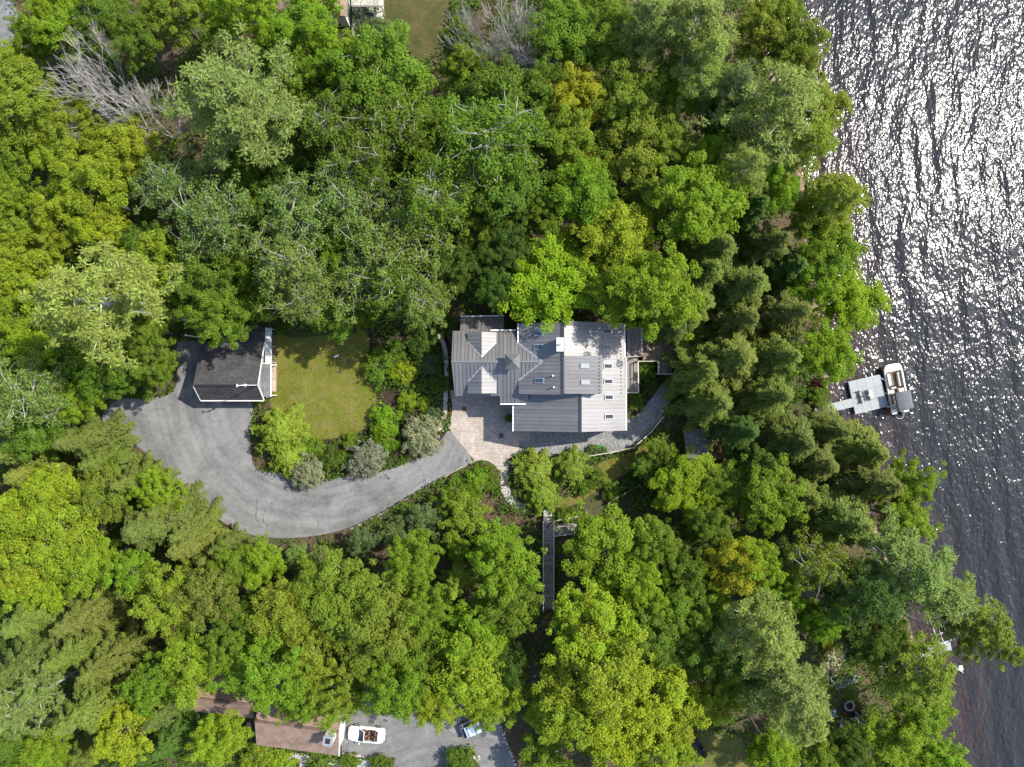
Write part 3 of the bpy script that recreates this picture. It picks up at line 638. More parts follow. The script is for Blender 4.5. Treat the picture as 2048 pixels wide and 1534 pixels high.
MB().prism([Vector((p.x, p.y, 1.75)) for p in inn], 1.75 - cg).build('wall', simple('brown_siding', (.12, .06, .04), .8), cb)
ca = cp[1]; st = thing('cabin_porch', (ca.x, ca.y, float(tz(ca.x, ca.y))), 'reddish board porch on the lake side of the small cabin', 'porch')
for i in range(14):
    a = cp[1].lerp(cp[2], .3 + i * .035); z = float(tz(a.x, a.y)) + .55; bar_part('board', (a.x + .05, a.y, z), (a.x + 1.5, a.y, z), .12, .04, 'deck2', st)
# ------------------------------------------------------------------ vegetation prototypes (meshes only; objects are placed further down)
def unit(a): return a / np.maximum(np.linalg.norm(a, axis=-1, keepdims=True), 1e-9)
def leaf_mesh(name, c, nrm, axis, L, Wd, mat, fold=.0):
    """one rhombic leaf per row: centre c, normal nrm, direction axis, length L, width Wd"""
    n = len(c); axis = unit(axis - nrm * np.sum(axis * nrm, 1, keepdims=True)); side = np.cross(nrm, axis)
    L = np.broadcast_to(L, n)[:, None]; Wd = np.broadcast_to(Wd, n)[:, None]
    v = np.empty((n, 4, 3))
    v[:, 0] = c - axis * L * .5; v[:, 1] = c + side * Wd * .5 + axis * L * .06 - nrm * Wd * fold
    v[:, 2] = c + axis * L * .5; v[:, 3] = c - side * Wd * .5 + axis * L * .06 - nrm * Wd * fold
    me = bpy.data.meshes.new(name); me.vertices.add(4 * n); me.vertices.foreach_set('co', v.reshape(-1).astype(np.float32))
    me.loops.add(4 * n); me.loops.foreach_set('vertex_index', np.arange(4 * n, dtype=np.int32))
    me.polygons.add(n); me.polygons.foreach_set('loop_start', np.arange(0, 4 * n, 4, dtype=np.int32))
    me.materials.append(mat); me.update(calc_edges=True); return me
def lobes(rg, d, k=9, amp=.3):
    ks = unit(rg.normal(size=(k, 3))); a = rg.uniform(-amp, amp, k)
    return 1 + (np.maximum(0, d @ ks.T) ** 3 * a).sum(1)
def limb(mb, a, b, r0, r1, rg, sag=.12, n=5, seg=5):
    a = np.array(a, float); b = np.array(b, float); L = np.linalg.norm(b - a)
    off = rg.normal(size=3) * L * sag; off[2] -= L * .06
    pts = [a + (b - a) * t + off * math.sin(math.pi * t) for t in np.linspace(0, 1, seg)]
    mb.tube(pts, list(np.linspace(r0, r1, seg)), n, cap=False); return pts
def proto_broad(name, seed, R=4.5, Ht=15.0, cz=10.2, ch=4.9, nc=88, nl=92, cr=(.36, .74), L=(.14, .26), open_=0.0, bark='bark', mat='leaf', shell=(.62, 1.0)):
    rg = np.random.default_rng(seed)
    nbough = max(8, nc // 4); i = np.arange(nbough) + .5; zc = 1 - 1.35 * i / nbough; az = i * 2.39996 + rg.uniform(0, 6)
    bd = np.stack([np.sqrt(np.maximum(0, 1 - zc ** 2)) * np.cos(az), np.sqrt(np.maximum(0, 1 - zc ** 2)) * np.sin(az), zc], 1); bd = unit(bd + rg.normal(size=bd.shape) * .16)
    bl = lobes(rg, bd, 7, .34 if Ht > 3.5 else .12) * rg.uniform(.8 if Ht > 3.5 else .9, 1.12 if Ht > 3.5 else 1.04, nbough); p = []; d = []
    for u, l in zip(bd, bl):                          # every bough carries a group of leaf clumps
        for j in range(int(rg.integers(6, 11))):
            t = rg.uniform(.5, 1.0) if j else 1.0
            q = u * l * t * np.array([R, R, ch]) * .88 + rg.normal(size=3) * np.array([1, 1, .6]) * R * .115 * (.5 + t * .6); p.append(q); d.append(u)
    p = np.array(p); d = np.array(d); p[:, 2] += cz
    C = []; N = []; A = []
    for q, dd in zip(p, d):
        r = rg.uniform(*cr); k = int(nl * (r / np.mean(cr)) ** 2)
        o = unit(rg.normal(size=(k, 3))); rr = r * rg.uniform(.15, 1, (k, 1)) ** .45
        c = q + o * rr * np.array([1, 1, .62]); C.append(c)
        N.append(unit(o * .55 + np.array([0, 0, .75]) + dd * .25 + rg.normal(size=(k, 3)) * .42)); A.append(o + rg.normal(size=(k, 3)) * .5 + [0, 0, -.35])
    k = int(nl * nc * .14); o = unit(rg.normal(size=(k, 3))); c = o * rg.uniform(.3, .85, (k, 1)) * np.array([R, R, ch]) * .85; c[:, 2] += cz
    C.append(c); N.append(unit(o * .4 + np.array([0, 0, .8]) + rg.normal(size=(k, 3)) * .5)); A.append(rg.normal(size=(k, 3)))
    C = np.vstack(C); N = np.vstack(N); A = np.vstack(A); l = rg.uniform(*L, len(C))
    crown = leaf_mesh(name + '_crown', C, N, A, l, l * rg.uniform(.6, .85, len(C)), M[mat], .12)
    mb = MB(); fork = np.array([rg.normal() * .3, rg.normal() * .3, cz - ch * .75]); top = np.array([rg.normal() * .5, rg.normal() * .5, cz + ch * .55])
    limb(mb, (0, 0, -.3), fork, Ht * .016, Ht * .012, rg, .03, 7); limb(mb, fork, top, Ht * .012, .05, rg, .05, 6)
    order = rg.permutation(len(p))[:26]
    for i in order:
        t = rg.uniform(0, .75); a = fork + (top - fork) * t; limb(mb, a, p[i] - np.array([0, 0, .1]), .13 * (1 - t * .5), .025, rg, .1, 4)
    tr = bpy.data.meshes.new(name + '_trunk'); tr.from_pydata(mb.v, [], mb.f); tr.materials.append(M[bark]); tr.polygons.foreach_set('use_smooth', [True] * len(tr.polygons)); tr.update()
    return dict(crown=crown, trunk=tr, R=R, Ht=Ht, cz=cz)
def proto_aspen(name, seed, R=4.2, Ht=18.0, cz=13.0, ch=4.8, bark='pale_bark', nc=36, nl=60):
    rg = np.random.default_rng(seed); mb = MB(); fork = np.array([.3 * rg.normal(), .3 * rg.normal(), cz - 4.2]); lean = rg.normal(size=2) * 1.1
    top = np.array([lean[0], lean[1], cz + ch * .7])
    limb(mb, (0, 0, -.3), fork, .26, .2, rg, .02, 7); sp = limb(mb, fork, top, .2, .05, rg, .05, 6, 7); cl = []
    for i in range(nc):
        t = rg.uniform(.02, .95); a = fork + (top - fork) * t; az = i * 2.4 + rg.uniform(-.4, .4)
        L = R * (1 - .45 * t) * rg.uniform(.55, 1.05); b = a + np.array([math.cos(az) * L, math.sin(az) * L, L * rg.uniform(.15, .7)])
        pts = limb(mb, a, b, .085 * (1 - .5 * t), .02, rg, .1, 4, 6); cl.append((b, .85))
        for j in range(4):
            q = pts[rg.integers(2, 6)]; e = q + np.array([rg.normal() * 1.0, rg.normal() * 1.0, rg.uniform(-.1, .7)]); limb(mb, q, e, .035, .012, rg, .12, 3, 4); cl.append((e, .62))
    C = []; N = []; A = []
    for q, r in cl:
        k = int(nl * rg.uniform(.6, 1.4)); o = unit(rg.normal(size=(k, 3))); C.append(q + o * r * rg.uniform(.1, 1, (k, 1)) ** .55 * np.array([1, 1, .6]))
        N.append(unit(o * .5 + np.array([0, 0, .6]) + rg.normal(size=(k, 3)) * .55)); A.append(rg.normal(size=(k, 3)) + [0, 0, -.5])
    C = np.vstack(C); N = np.vstack(N); A = np.vstack(A); l = rg.uniform(.16, .28, len(C))
    crown = leaf_mesh(name + '_crown', C, N, A, l, l * .8, M['leaf'], .1)
    tr = bpy.data.meshes.new(name + '_trunk'); tr.from_pydata(mb.v, [], mb.f); tr.materials.append(M[bark]); tr.update()
    return dict(crown=crown, trunk=tr, R=R, Ht=Ht, cz=cz)
def proto_hemlock(name, seed, R=4.3, Ht=15.0, nb=74, droop=.5, zlo=2.2, leaf=(.22, .46), dens=75):
    rg = np.random.default_rng(seed); mb = MB(); limb(mb, (0, 0, -.3), (rg.normal() * .2, rg.normal() * .2, Ht), .24, .02, rg, .01, 7, 7)
    C = []; N = []; A = []; Ls = []
    for i in range(nb):
        t = (i + .5) / nb; z = zlo + (Ht - zlo - .2) * t ** .85; az = i * 2.39996 + rg.uniform(-.35, .35)
        L = (R * (1 - ((z - zlo) / (Ht - zlo + .2)) ** 1.3) * rg.uniform(.5, 1.15)) + .3
        u = np.array([math.cos(az), math.sin(az), 0]); s = np.array([-u[1], u[0], 0])
        def at(q): return np.array([0, 0, z]) + u * L * q[:, None] + np.array([0, 0, 1]) * (L * (.22 * q - droop * q ** 2))[:, None]
        mb.tube([at(np.array([q]))[0] for q in (0, .5, 1)], [.05, .03, .01], 3, cap=False)
        k = int(dens * L + 14); q = rg.uniform(.12, 1.06, k) ** .75; w = (1 - q * .8) * L * .36 + .1
        sd_ = rg.uniform(-1, 1, k) * w; c = at(q) + s * sd_[:, None] + rg.normal(size=(k, 3)) * .07; c[:, 2] -= np.abs(sd_) * .35
        C.append(c); A.append(u * 1.0 + s * (np.sign(sd_) * .8)[:, None] + rg.normal(size=(k, 3)) * .25 + [0, 0, -.3])
        N.append(unit(np.array([0, 0, 1.0]) + u * .35 + s * (np.sign(sd_) * .25)[:, None] + rg.normal(size=(k, 3)) * .3)); Ls.append(rg.uniform(*leaf, k))
    C = np.vstack(C); l = np.concatenate(Ls)
    crown = leaf_mesh(name + '_crown', C, np.vstack(N), np.vstack(A), l, l * .38, M['needle'], .15)
    tr = bpy.data.meshes.new(name + '_trunk'); tr.from_pydata(mb.v, [], mb.f); tr.materials.append(M['bark']); tr.update()
    return dict(crown=crown, trunk=tr, R=R, Ht=Ht, cz=Ht * .58)
def proto_pine(name, seed, R=5.0, Ht=21.0):
    rg = np.random.default_rng(seed); mb = MB(); top = np.array([rg.normal() * .5, rg.normal() * .5, Ht - .3])
    limb(mb, (0, 0, -.3), top, .36, .05, rg, .015, 8, 8); C = []; N = []; A = []
    def tuft(q, r, k):
        o = unit(rg.normal(size=(k, 3)) * [1, 1, .55] + [0, 0, .25]); C.append(q + o * r * rg.uniform(.2, 1, (k, 1)) * [1, 1, .6]); A.append(o + rg.normal(size=(k, 3)) * .25)
        N.append(unit(np.array([0, 0, 1.0]) + rg.normal(size=(k, 3)) * .5 + o * .2))
    for i in range(40):
        t = (i + .5) / 40; z = Ht * (.5 + .48 * t); az = i * 2.4 + rg.uniform(-.5, .5); L = R * (1 - t ** 1.8 * .82) * rg.uniform(.55, 1.08)
        a = top * (z / Ht); a[2] = z; b = a + np.array([math.cos(az) * L, math.sin(az) * L, L * rg.uniform(.05, .38)])
        pts = limb(mb, a, b, .1 * (1 - .5 * t), .03, rg, .08, 4, 7)
        for j in range(max(3, int(L * 2.6))):
            m = rg.integers(2, 7); q = pts[m] + np.array([rg.normal() * .42, rg.normal() * .42, rg.uniform(.0, .3)]) * (1.2 if m > 3 else .8)
            tuft(q, rg.uniform(.42, .72), 46)
        tuft(b, .7, 60)
    for j in range(6): tuft(top + rg.normal(size=3) * [.5, .5, .4], .55, 60)
    C = np.vstack(C); l = rg.uniform(.3, .5, len(C))
    crown = leaf_mesh(name + '_crown', C, np.vstack(N), np.vstack(A), l, l * .27, M['needle'], .0)
    tr = bpy.data.meshes.new(name + '_trunk'); tr.from_pydata(mb.v, [], mb.f); tr.materials.append(M['pale_bark']); tr.update()
    return dict(crown=crown, trunk=tr, R=R, Ht=Ht, cz=Ht * .76)
def proto_bare(name, seed, R=4.5, Ht=15.0, spread=.5):
    rg = np.random.default_rng(seed); mb = MB()
    tips = MB()
    def grow(a, d, L, r, lev):
        b = a + d * L; mid = (a + b) / 2 + rg.normal(size=3) * L * .05
        (mb if lev < 3 else tips).tube([a, mid, b], [max(r, .016), max(r * .82, .014), max(r * .62, .012)], 5 if lev < 2 else 3, cap=False)
        if lev >= 6: return
        for j in range(int(rg.integers(2, 4)) + (1 if lev in (1, 2) else 0)):
            e = unit(d + rg.normal(size=3) * spread * (.75 if lev < 2 else .62) + np.array([0, 0, .14])); t = rg.uniform(.55, 1)
            grow(a + (b - a) * t, e, L * rg.uniform(.62, .88), r * .58, lev + 1)
    for j in range(3):
        d = unit(np.array([rg.normal() * .25, rg.normal() * .25, 1])); grow(np.array([rg.normal() * .3, rg.normal() * .3, -.2]), d, Ht * .3, .13, 0)
    out = {}
    for nm, b, bk in (('trunk', mb, 'grey_twig'), ('crown', tips, 'grey_twig')):
        me = bpy.data.meshes.new(name + '_' + nm); v = np.array(b.v); me.from_pydata(b.v, [], b.f); me.materials.append(M[bk]); me.update(); out[nm] = me
    allv = np.array(tips.v); out.update(R=float(np.percentile(np.hypot(allv[:, 0], allv[:, 1]), 92)), Ht=float(allv[:, 2].max()), cz=float(np.median(allv[:, 2]))); return out
def proto_shrub(name, seed, R=1.6, Ht=1.8, n=3600, L=(.10, .19), mat='leaf', up=.3, asp=.6, lob=.25, dens=.9):
    rg = np.random.default_rng(seed); o = unit(rg.normal(size=(n, 3))); o[:, 2] = np.abs(o[:, 2]) - .12; f = lobes(rg, o, 16, lob)
    rr = rg.uniform(.35, 1, n) ** .4 * f * (1 + np.abs(rg.normal(size=n)) * .07); c = o * rr[:, None] * np.array([R, R, Ht * .58]); c[:, 2] += Ht * .42
    nz = unit(o * .7 + np.array([0, 0, up]) + rg.normal(size=(n, 3)) * .45); l = rg.uniform(*L, n)
    crown = leaf_mesh(name + '_crown', c, nz, o + rg.normal(size=(n, 3)) * .6, l, l * asp, M[mat], .1)
    mb = MB()
    for j in range(9):
        a = j * 2.4; limb(mb, (0, 0, -.1), (math.cos(a) * R * .6, math.sin(a) * R * .6, Ht * .75), .04, .01, rg, .1, 4, 4)
    tr = bpy.data.meshes.new(name + '_stems'); tr.from_pydata(mb.v, [], mb.f); tr.materials.append(M['bark']); tr.update()
    return dict(crown=crown, trunk=tr, R=R, Ht=Ht, cz=Ht * .5)
def proto_plant(name, seed, n=26, L=.42, Wd=.22, tilt=.5, mat='leaf'):
    rg = np.random.default_rng(seed); a = np.arange(n) * 2.4; q = np.sqrt((np.arange(n) + .5) / n); u = np.stack([np.cos(a), np.sin(a), 0 * a], 1)
    c = u * (q * L * 1.05)[:, None]; c[:, 2] = .34 * (1 - q * .6) + rg.uniform(-.03, .03, n); nz = unit(u * tilt * q[:, None] + np.array([0, 0, 1.0]) + rg.normal(size=(n, 3)) * .15)
    return leaf_mesh(name, c, nz, u + [0, 0, -.25], L * rg.uniform(.8, 1.15, n), Wd, M[mat], .15)
PR = dict(
    M=[proto_broad('maple%d' % i, 10 + i, nc=(120, 104, 132)[i % 3]) for i in range(7)],
    A=[proto_aspen('aspen%d' % i, 30 + i) for i in range(3)],
    H=[proto_hemlock('hemlock%d' % i, 50 + i) for i in range(4)],
    P=[proto_pine('pine%d' % i, 70 + i) for i in range(3)],
    X=[proto_bare('bare%d' % i, 90 + i, spread=.42) for i in range(2)],
    S=[proto_broad('small%d' % i, 110 + i, R=2.6, Ht=6.5, cz=4.1, ch=2.5, nc=56, nl=60, cr=(.26, .5), L=(.13, .23)) for i in range(3)],
    B=[proto_broad('shrub%d' % i, 130 + i, R=1.6, Ht=1.8, cz=.85, ch=.9, nc=64, nl=34, cr=(.16, .34), L=(.08, .17)) for i in range(4)],
    W=[proto_broad('willow%d' % i, 150 + i, R=2.4, Ht=3.0, cz=1.4, ch=1.5, nc=130, nl=40, cr=(.22, .42), L=(.09, .2), mat='silver') for i in range(3)],
    Y=[proto_hemlock('yew%d' % i, 170 + i, R=2.6, Ht=4.2, nb=62, droop=.12, zlo=.3, leaf=(.18, .4), dens=70) for i in range(3)],
)
NTH = 'first second third fourth fifth sixth seventh eighth ninth tenth eleventh twelfth thirteenth fourteenth fifteenth sixteenth seventeenth eighteenth nineteenth twentieth twenty-first twenty-second twenty-third twenty-fourth twenty-fifth twenty-sixth'.split()
# ------------------------------------------------------------------ garden walls, steps, fences, boardwalk
wl_pts = [G(*p) for p in smooth_line([(880,668),(891,700),(894,746),(892,793),(890,829),(884,850),(876,862)], 6)]
rw = thing('retaining_wall', wl_pts[0], 'curved stone retaining wall between the garden beds and the house', 'wall')
def along(pts, d):
    for a, b in zip(pts, pts[1:]):
        L = (b - a).length
        if d <= L: return a.lerp(b, d / L), (b - a).normalized()
        d -= L
    return None
d = 0; stq = random.Random(5)
while True:
    L = stq.uniform(.45, .75); e = along(wl_pts, d + L / 2)
    if e is None: break
    p, t = e; rz = math.atan2(t.y, t.x)
    for k, z in enumerate((.14, .4)): MB().box(p + Vector((0, 0, z)), (L - .02 - .04 * k, .42 - .04 * k + stq.uniform(-.03, .03), .25), rz).build('stone', M['stone'], rw, bevel=.02)
    MB().box(p + Vector((0, 0, .57)), (L - .015, .5, .09), rz).build('capstone', M['capstone'], rw, bevel=.012); d += L
sp = [G(*p) for p in smooth_line([(1009,972),(1012,985),(1019,997),(1028,1006),(1040,1013),(1054,1016)], 6)]
stp = thing('stone_steps', sp[0], 'curving flight of stone steps below the paver patio', 'steps'); d = .1; i = 0
while True:
    e = along(sp, d)
    if e is None: break
    p, t = e; MB().box(p + Vector((0, 0, .16 - .008 * i)), (.30, 1.0, .16), math.atan2(t.y, t.x)).build('step', M['path'], stp, bevel=.015); d += .34; i += 1
def rail_fence(label, pix, h=1.0, gap=2.2, mat='rail', name='rail_fence', double=False, ups=(.45, .9)):
    L = [G(*p) for p in pix]; t = thing(name, L[0], label, 'fence')
    for a, b in zip(L, L[1:]):
        n = max(1, round((b - a).length / gap))
        for i in range(n):
            p, q = a.lerp(b, i / n), a.lerp(b, (i + 1) / n)
            for k, u in enumerate(ups): o = Vector((.0, .09 * k, 0)); bar_part('rail', p + o + Vector((0, 0, h * u)), q + o + Vector((0, 0, h * u + stq.uniform(-.04, .04))), .1, .1, mat, t)
            bar_part('post', p - Vector((0, 0, .1)), p + Vector((0, 0, h * 1.05)), .14, .14, mat, t)
    bar_part('post', L[-1] - Vector((0, 0, .1)), L[-1] + Vector((0, 0, h * 1.05)), .14, .14, mat, t)
rail_fence('pale split-rail fence along the lower edge of the gravel path', [(1171,913),(1220,905),(1265,895),(1299,865),(1324,834)])
rail_fence('short thin rail below the side lawn', [(1216,1005),(1245,988),(1277,969)], .9, 2.0)
rail_fence('thin handrail branching right from the boardwalk', [(1108,1041),(1157,1031)], .9, 1.6)
bz = .9
bwk = thing('boardwalk', G(1096, 1130), 'long straight grey boardwalk with rails through the trees', 'boardwalk')
A, B = W(1086, 1044, bz), W(1107, 1218, bz); bd = None; y = A.y
while y > B.y:
    if bd is None: bd = MB().box((0, 0, 0), (B.x - A.x, .14, .04)).build('board', M['deck'], bwk, local=True); o = bd
    else: o = linked(bd, 'board', bwk)
    o.location = Vector(((A.x + B.x) / 2, y, bz)) - ORG[bwk]; y -= .155
for x in (A.x, B.x):
    bar_part('stringer', (x, A.y, bz - .12), (x, B.y, bz - .12), .07, .2, 'deck', bwk)
    for zz in (.5, .95): bar_part('rail', (x, A.y, bz + zz), (x, B.y, bz + zz), .07, .05, 'rail', bwk)
    for i in range(7): yy = A.y + (B.y - A.y) * i / 6; bar_part('rail_post', (x, yy, -.1), (x, yy, bz + .97), .1, .1, 'rail', bwk)
ld = thing('landing', G(1096, 1030), 'pale concrete landing at the top of the boardwalk', 'landing'); A, B = W(1087, 1013, .9), W(1104, 1043.5, .9); MB().box(((A.x + B.x) / 2, (A.y + B.y) / 2, .42), (B.x - A.x, A.y - B.y, .96)).build('slab', M['path'], ld, bevel=.03)
ss = thing('side_stairs', G(1130, 1062), 'short wooden stairs leading right off the boardwalk', 'stairs')
for i in range(11):
    p = W(1109 + i * 4.2, 1064 - i * .55, .8 - i * .06); MB().box(p, (.24, .95, .04), .13).build('tread', M['deck'], ss)
for s in (-1, 1): a = W(1108, 1064 + s * 9, 1.5); b = W(1152, 1058 + s * 9, 1.0); bar_part('handrail', a, b, .07, .05, 'rail', ss); bar_part('stringer', a - Vector((0, 0, .8)), b - Vector((0, 0, .75)), .06, .2, 'deck', ss)
for p in (W(1109, 1055, 0), W(1152, 1048, 0)): bar_part('post', p - Vector((0, 0, .1)), p + Vector((0, 0, 1.4)), .09, .09, 'rail', ss)
for u, v, lb in ((318, 1060, 'square dark drain grate at the sunny top of the patio'), (662, 1308, 'square dark drain grate in the house shadow on the patio')):
    p = G(860 + .2152 * u, 590 + .2152 * v, .05); t = thing('drain_grate', p, lb, 'grate'); MB().box(p, (.55, .55, .02)).build('pan', M['dark'], t)
    for i in range(6): MB().box(p + Vector((-.22 + i * .088, 0, .02)), (.04, .5, .02)).build('bar', M['bark'], t)
lr = G(673, 712, .03); lt = thing('white_tray', lr, 'small white tray lying on the lawn', 'tray'); MB().box(lr + Vector((0, 0, .06)), (.55, .22, .05), .35).build('tray', M['white'], lt, bevel=.02); MB().box(lr + Vector((-.2, -.07, .05)), (.2, .05, .08), .35).build('handle', M['white'], lt)
rocks = [(888,853),(893,858),(897,849),(900,842),(886,861),(881,868),(899,855),(903,835),(877,873),(895,864)]
def rock(px, py, r, label, group, sd_): p = G(px, py); o = MB().blob(p + Vector((0, 0, r * .4)), (r, r * .8, r * .6), sd_, 2, .3).build('rock', M['rock']); o.data.polygons.foreach_set('use_smooth', [False] * len(o.data.polygons)); tag(o, label, 'rock', group)
for i, (px, py) in enumerate(rocks): rock(px, py, stq.uniform(.14, .26), 'small pale rock at the foot of the curved garden wall', 'rocks at the end of the garden wall', i)
for i in range(26): rock(903 + i * 2.2 + stq.uniform(-.9, .9), 1519 - 11 * math.sin(i / 25 * 3.0) + stq.uniform(-4, 4), stq.uniform(.18, .36), f'pale pinkish rock, {NTH[i]} from the left around the planted island at the bottom', 'rocks around the planted island', 50 + i)
for i in range(22): rock(686 + i * 2.9, 1506 + i * .5 + stq.uniform(-1.5, 1.5), stq.uniform(.12, .2), f'small white edging stone below the convertible, {NTH[i]} from the left', 'edging stones below the convertible', 90 + i)
for i in range(12): rock(1001 + i * 2.6, 1455 + i * 6.5 + stq.uniform(-2, 2), stq.uniform(.15, .28), f'grey stone on the right edge of the lower driveway, {NTH[i]} from the top', 'stones along the lower driveway', 120 + i)
rock(1160 / 8.0 + 823, 973, .45, 'pale upright boulder left of the stone steps', None, 140)

# ------------------------------------------------------------------ vehicles
def loft(stations, closed_top=True):
    """stations: (x, [(y,z)...]) for the right half, outer sill to centre line; mirrored"""
    mb = MB(); rows = []
    for x, prof in stations:
        row = [(x, -y, z) for y, z in prof] + [(x, y, z) for y, z in prof[-2::-1]] if prof[-1][0] == 0 else [(x, -y, z) for y, z in prof] + [(x, y, z) for y, z in prof[::-1]]
        rows.append(row)
    n = len(rows[0]); v = [p for r in rows for p in r]; f = []
    for i in range(len(rows) - 1):
        for k in range(n - 1): f.append((i * n + k, (i + 1) * n + k, (i + 1) * n + k + 1, i * n + k + 1))
        f.append((i * n + n - 1, (i + 1) * n + n - 1, (i + 1) * n, i * n))
    f += [tuple(range(n)), tuple(range((len(rows) - 1) * n + n - 1, (len(rows) - 1) * n - 1, -1))]
    return mb.add(v, f)
def fixn(o, ang=40):
    bm = bmesh.new(); bm.from_mesh(o.data); bmesh.ops.recalc_face_normals(bm, faces=bm.faces); bm.to_mesh(o.data); bm.free()
    o.data.polygons.foreach_set('use_smooth', [True] * len(o.data.polygons)); o.data.set_sharp_from_angle(angle=math.radians(ang)); return o
M['car_white'] = simple('white_car_paint', (.72, .72, .71), .25, 0, .02, spec=.6); M['car_blue'] = simple('blue_car_paint', (.42, .50, .60), .28, .1, .04, spec=.6)
M['tyre'] = simple('tyre_rubber', (.02, .02, .02), .85); M['leather'] = simple('brown_leather', (.20, .09, .05), .6, var=.3); M['black'] = simple('black_trim', (.025, .025, .028), .6)
M['lamp'] = simple('lamp_glass', (.5, .5, .5), .15, 0, .05, spec=.8); M['red_lamp'] = simple('red_lamp', (.35, .02, .02), .3)
def wheels(t, xs_, hw, r=.33):
    for x in xs_:
        for s in (-1, 1):
            ty = MB().tube([(x, s * (hw - .24), r), (x, s * hw, r)], r, 16).build('wheel', M['tyre'], t, local=True); MB().tube([(x, s * (hw - .02), r), (x, s * (hw + .015), r)], .2, 10).build('rim', M['steel'], ty, local=True)
p = G(735, 1464, .03)
cv = thing('convertible_car', p, 'white open convertible parked on the lower driveway', 'car', rz=math.radians(175))
def sec(hw, zs, zt, zi, sill=.2): return [(hw * .9, sill), (hw, .42), (hw * .99, zs * .86), (hw * .93, zs), (hw * .80, zt), (hw * .78, zi), (hw * .4, zi + (.02 if zi > .6 else 0)), (0, zi + (.03 if zi > .6 else 0))]
body = loft([(2.2, sec(.45, .5, .52, .53, .3)), (2.12, sec(.68, .58, .6, .61, .24)), (1.9, sec(.85, .66, .68, .7)), (1.4, sec(.91, .75, .78, .8)), (.85, sec(.92, .83, .87, .88)), (.78, sec(.92, .83, .88, .45)), (-1.05, sec(.92, .86, .9, .45)), (-1.12, sec(.92, .86, .9, .91)), (-1.6, sec(.9, .84, .88, .9)), (-2.0, sec(.82, .76, .8, .82)), (-2.15, sec(.7, .66, .7, .72, .26)), (-2.2, sec(.55, .58, .6, .61, .32))])
fixn(body.build('body', M['car_white'], cv, local=True), 35)
MB().prism([(.2, -.62, 1.22), (.95, -.72, .87), (.95, .72, .87), (.2, .62, 1.22)][::-1], .03).build('windscreen', M['glass_dark'], cv, local=True); MB().bar((.2, -.64, 1.24), (.2, .64, 1.24), .07).bar((.2, -.64, 1.24), (.9, -.74, .88), .06).bar((.2, .64, 1.24), (.9, .74, .88), .06).build('windscreen_frame', M['car_white'], cv, local=True)
MB().box((-.15, 0, .47), (1.8, 1.4, .05)).build('cabin_floor', M['black'], cv, local=True)
for x, y in ((-.05, -.36), (-.05, .36), (-.85, -.34), (-.85, .34)):
    sx = .5 if x > -.5 else .36
    s_ = MB().box((x, y, .6), (sx, .5, .18)).build('seat', M['leather'], cv, local=True, bevel=.05); MB().box((x - sx / 2 - .02, y, .85), (.14, .48, .5), 0, .15).build('backrest', M['leather'], s_, local=True, bevel=.05)
MB().box((-1.18, 0, .93), (.42, 1.25, .06)).build('folded_roof', M['black'], cv, local=True, bevel=.02); MB().box((.62, 0, .78), (.32, 1.38, .18)).build('dashboard', M['black'], cv, local=True, bevel=.04); MB().ring((.42, .36, .85), .18, .02, 14, 4).build('steering_wheel', M['black'], cv, local=True)
wheels(cv, (1.35, -1.3), .93)
for s in (-1, 1): MB().box((.72, s * 1.0, .92), (.12, .2, .12)).build('mirror', M['car_white'], cv, local=True, bevel=.03); MB().box((2.0, s * .62, .64), (.26, .22, .05), -s * .5).build('headlight', M['lamp'], cv, local=True, bevel=.02); MB().box((-2.12, s * .55, .72), (.1, .25, .1), s * .4).build('tail_light', M['red_lamp'], cv, local=True)
p = G(957, 1445, .03)
wg = thing('wagon_car', p, 'light blue car half under the tree on the lower driveway', 'car', rz=math.radians(22.5))
body = loft([(2.15, sec(.5, .55, .57, .58, .3)), (2.05, sec(.7, .66, .68, .7, .24)), (1.7, sec(.84, .78, .82, .84)), (1.0, sec(.87, .88, .92, .95)), (.9, sec(.87, .9, .95, .97)), (-1.7, sec(.87, .92, .97, .98)), (-2.05, sec(.8, .86, .9, .92)), (-2.15, sec(.7, .7, .72, .74, .3))])
fixn(body.build('body', M['car_blue'], wg, local=True), 35)
def gsec(hw, z): return [(hw, .93), (hw * .86, z), (hw * .4, z + .02), (0, z + .03)]
fixn(loft([(1.05, gsec(.76, .95)), (.35, gsec(.78, 1.38)), (-1.6, gsec(.78, 1.38)), (-2.0, gsec(.72, .97))]).build('windows', M['glass_dark'], wg, local=True), 30)
MB().box((-.62, 0, 1.42), (1.95, 1.32, .05), 0, .04).build('roof', M['car_blue'], wg, local=True, bevel=.03)
for x in (-1.3, -.35): MB().box((x, 0, 1.5), (.06, 1.3, .05)).build('roof_bar', M['black'], wg, local=True)
for x, hw in ((.35, .75), (-.6, .78), (-1.65, .77)):
    for s in (-1, 1): MB().bar((x, s * hw * .98, .95), (x - .1, s * hw * .87, 1.4), .07).build('pillar', M['car_blue'], wg, local=True)
wheels(wg, (1.35, -1.35), .88, .32)
for s in (-1, 1): MB().box((.85, s * .97, 1.0), (.12, .2, .12)).build('mirror', M['car_blue'], wg, local=True, bevel=.03); MB().box((1.98, s * .58, .7), (.2, .24, .06), -s * .4).build('headlight', M['lamp'], wg, local=True, bevel=.02); MB().box((-2.1, s * .66, .8), (.1, .16, .22)).build('tail_light', M['red_lamp'], wg, local=True)

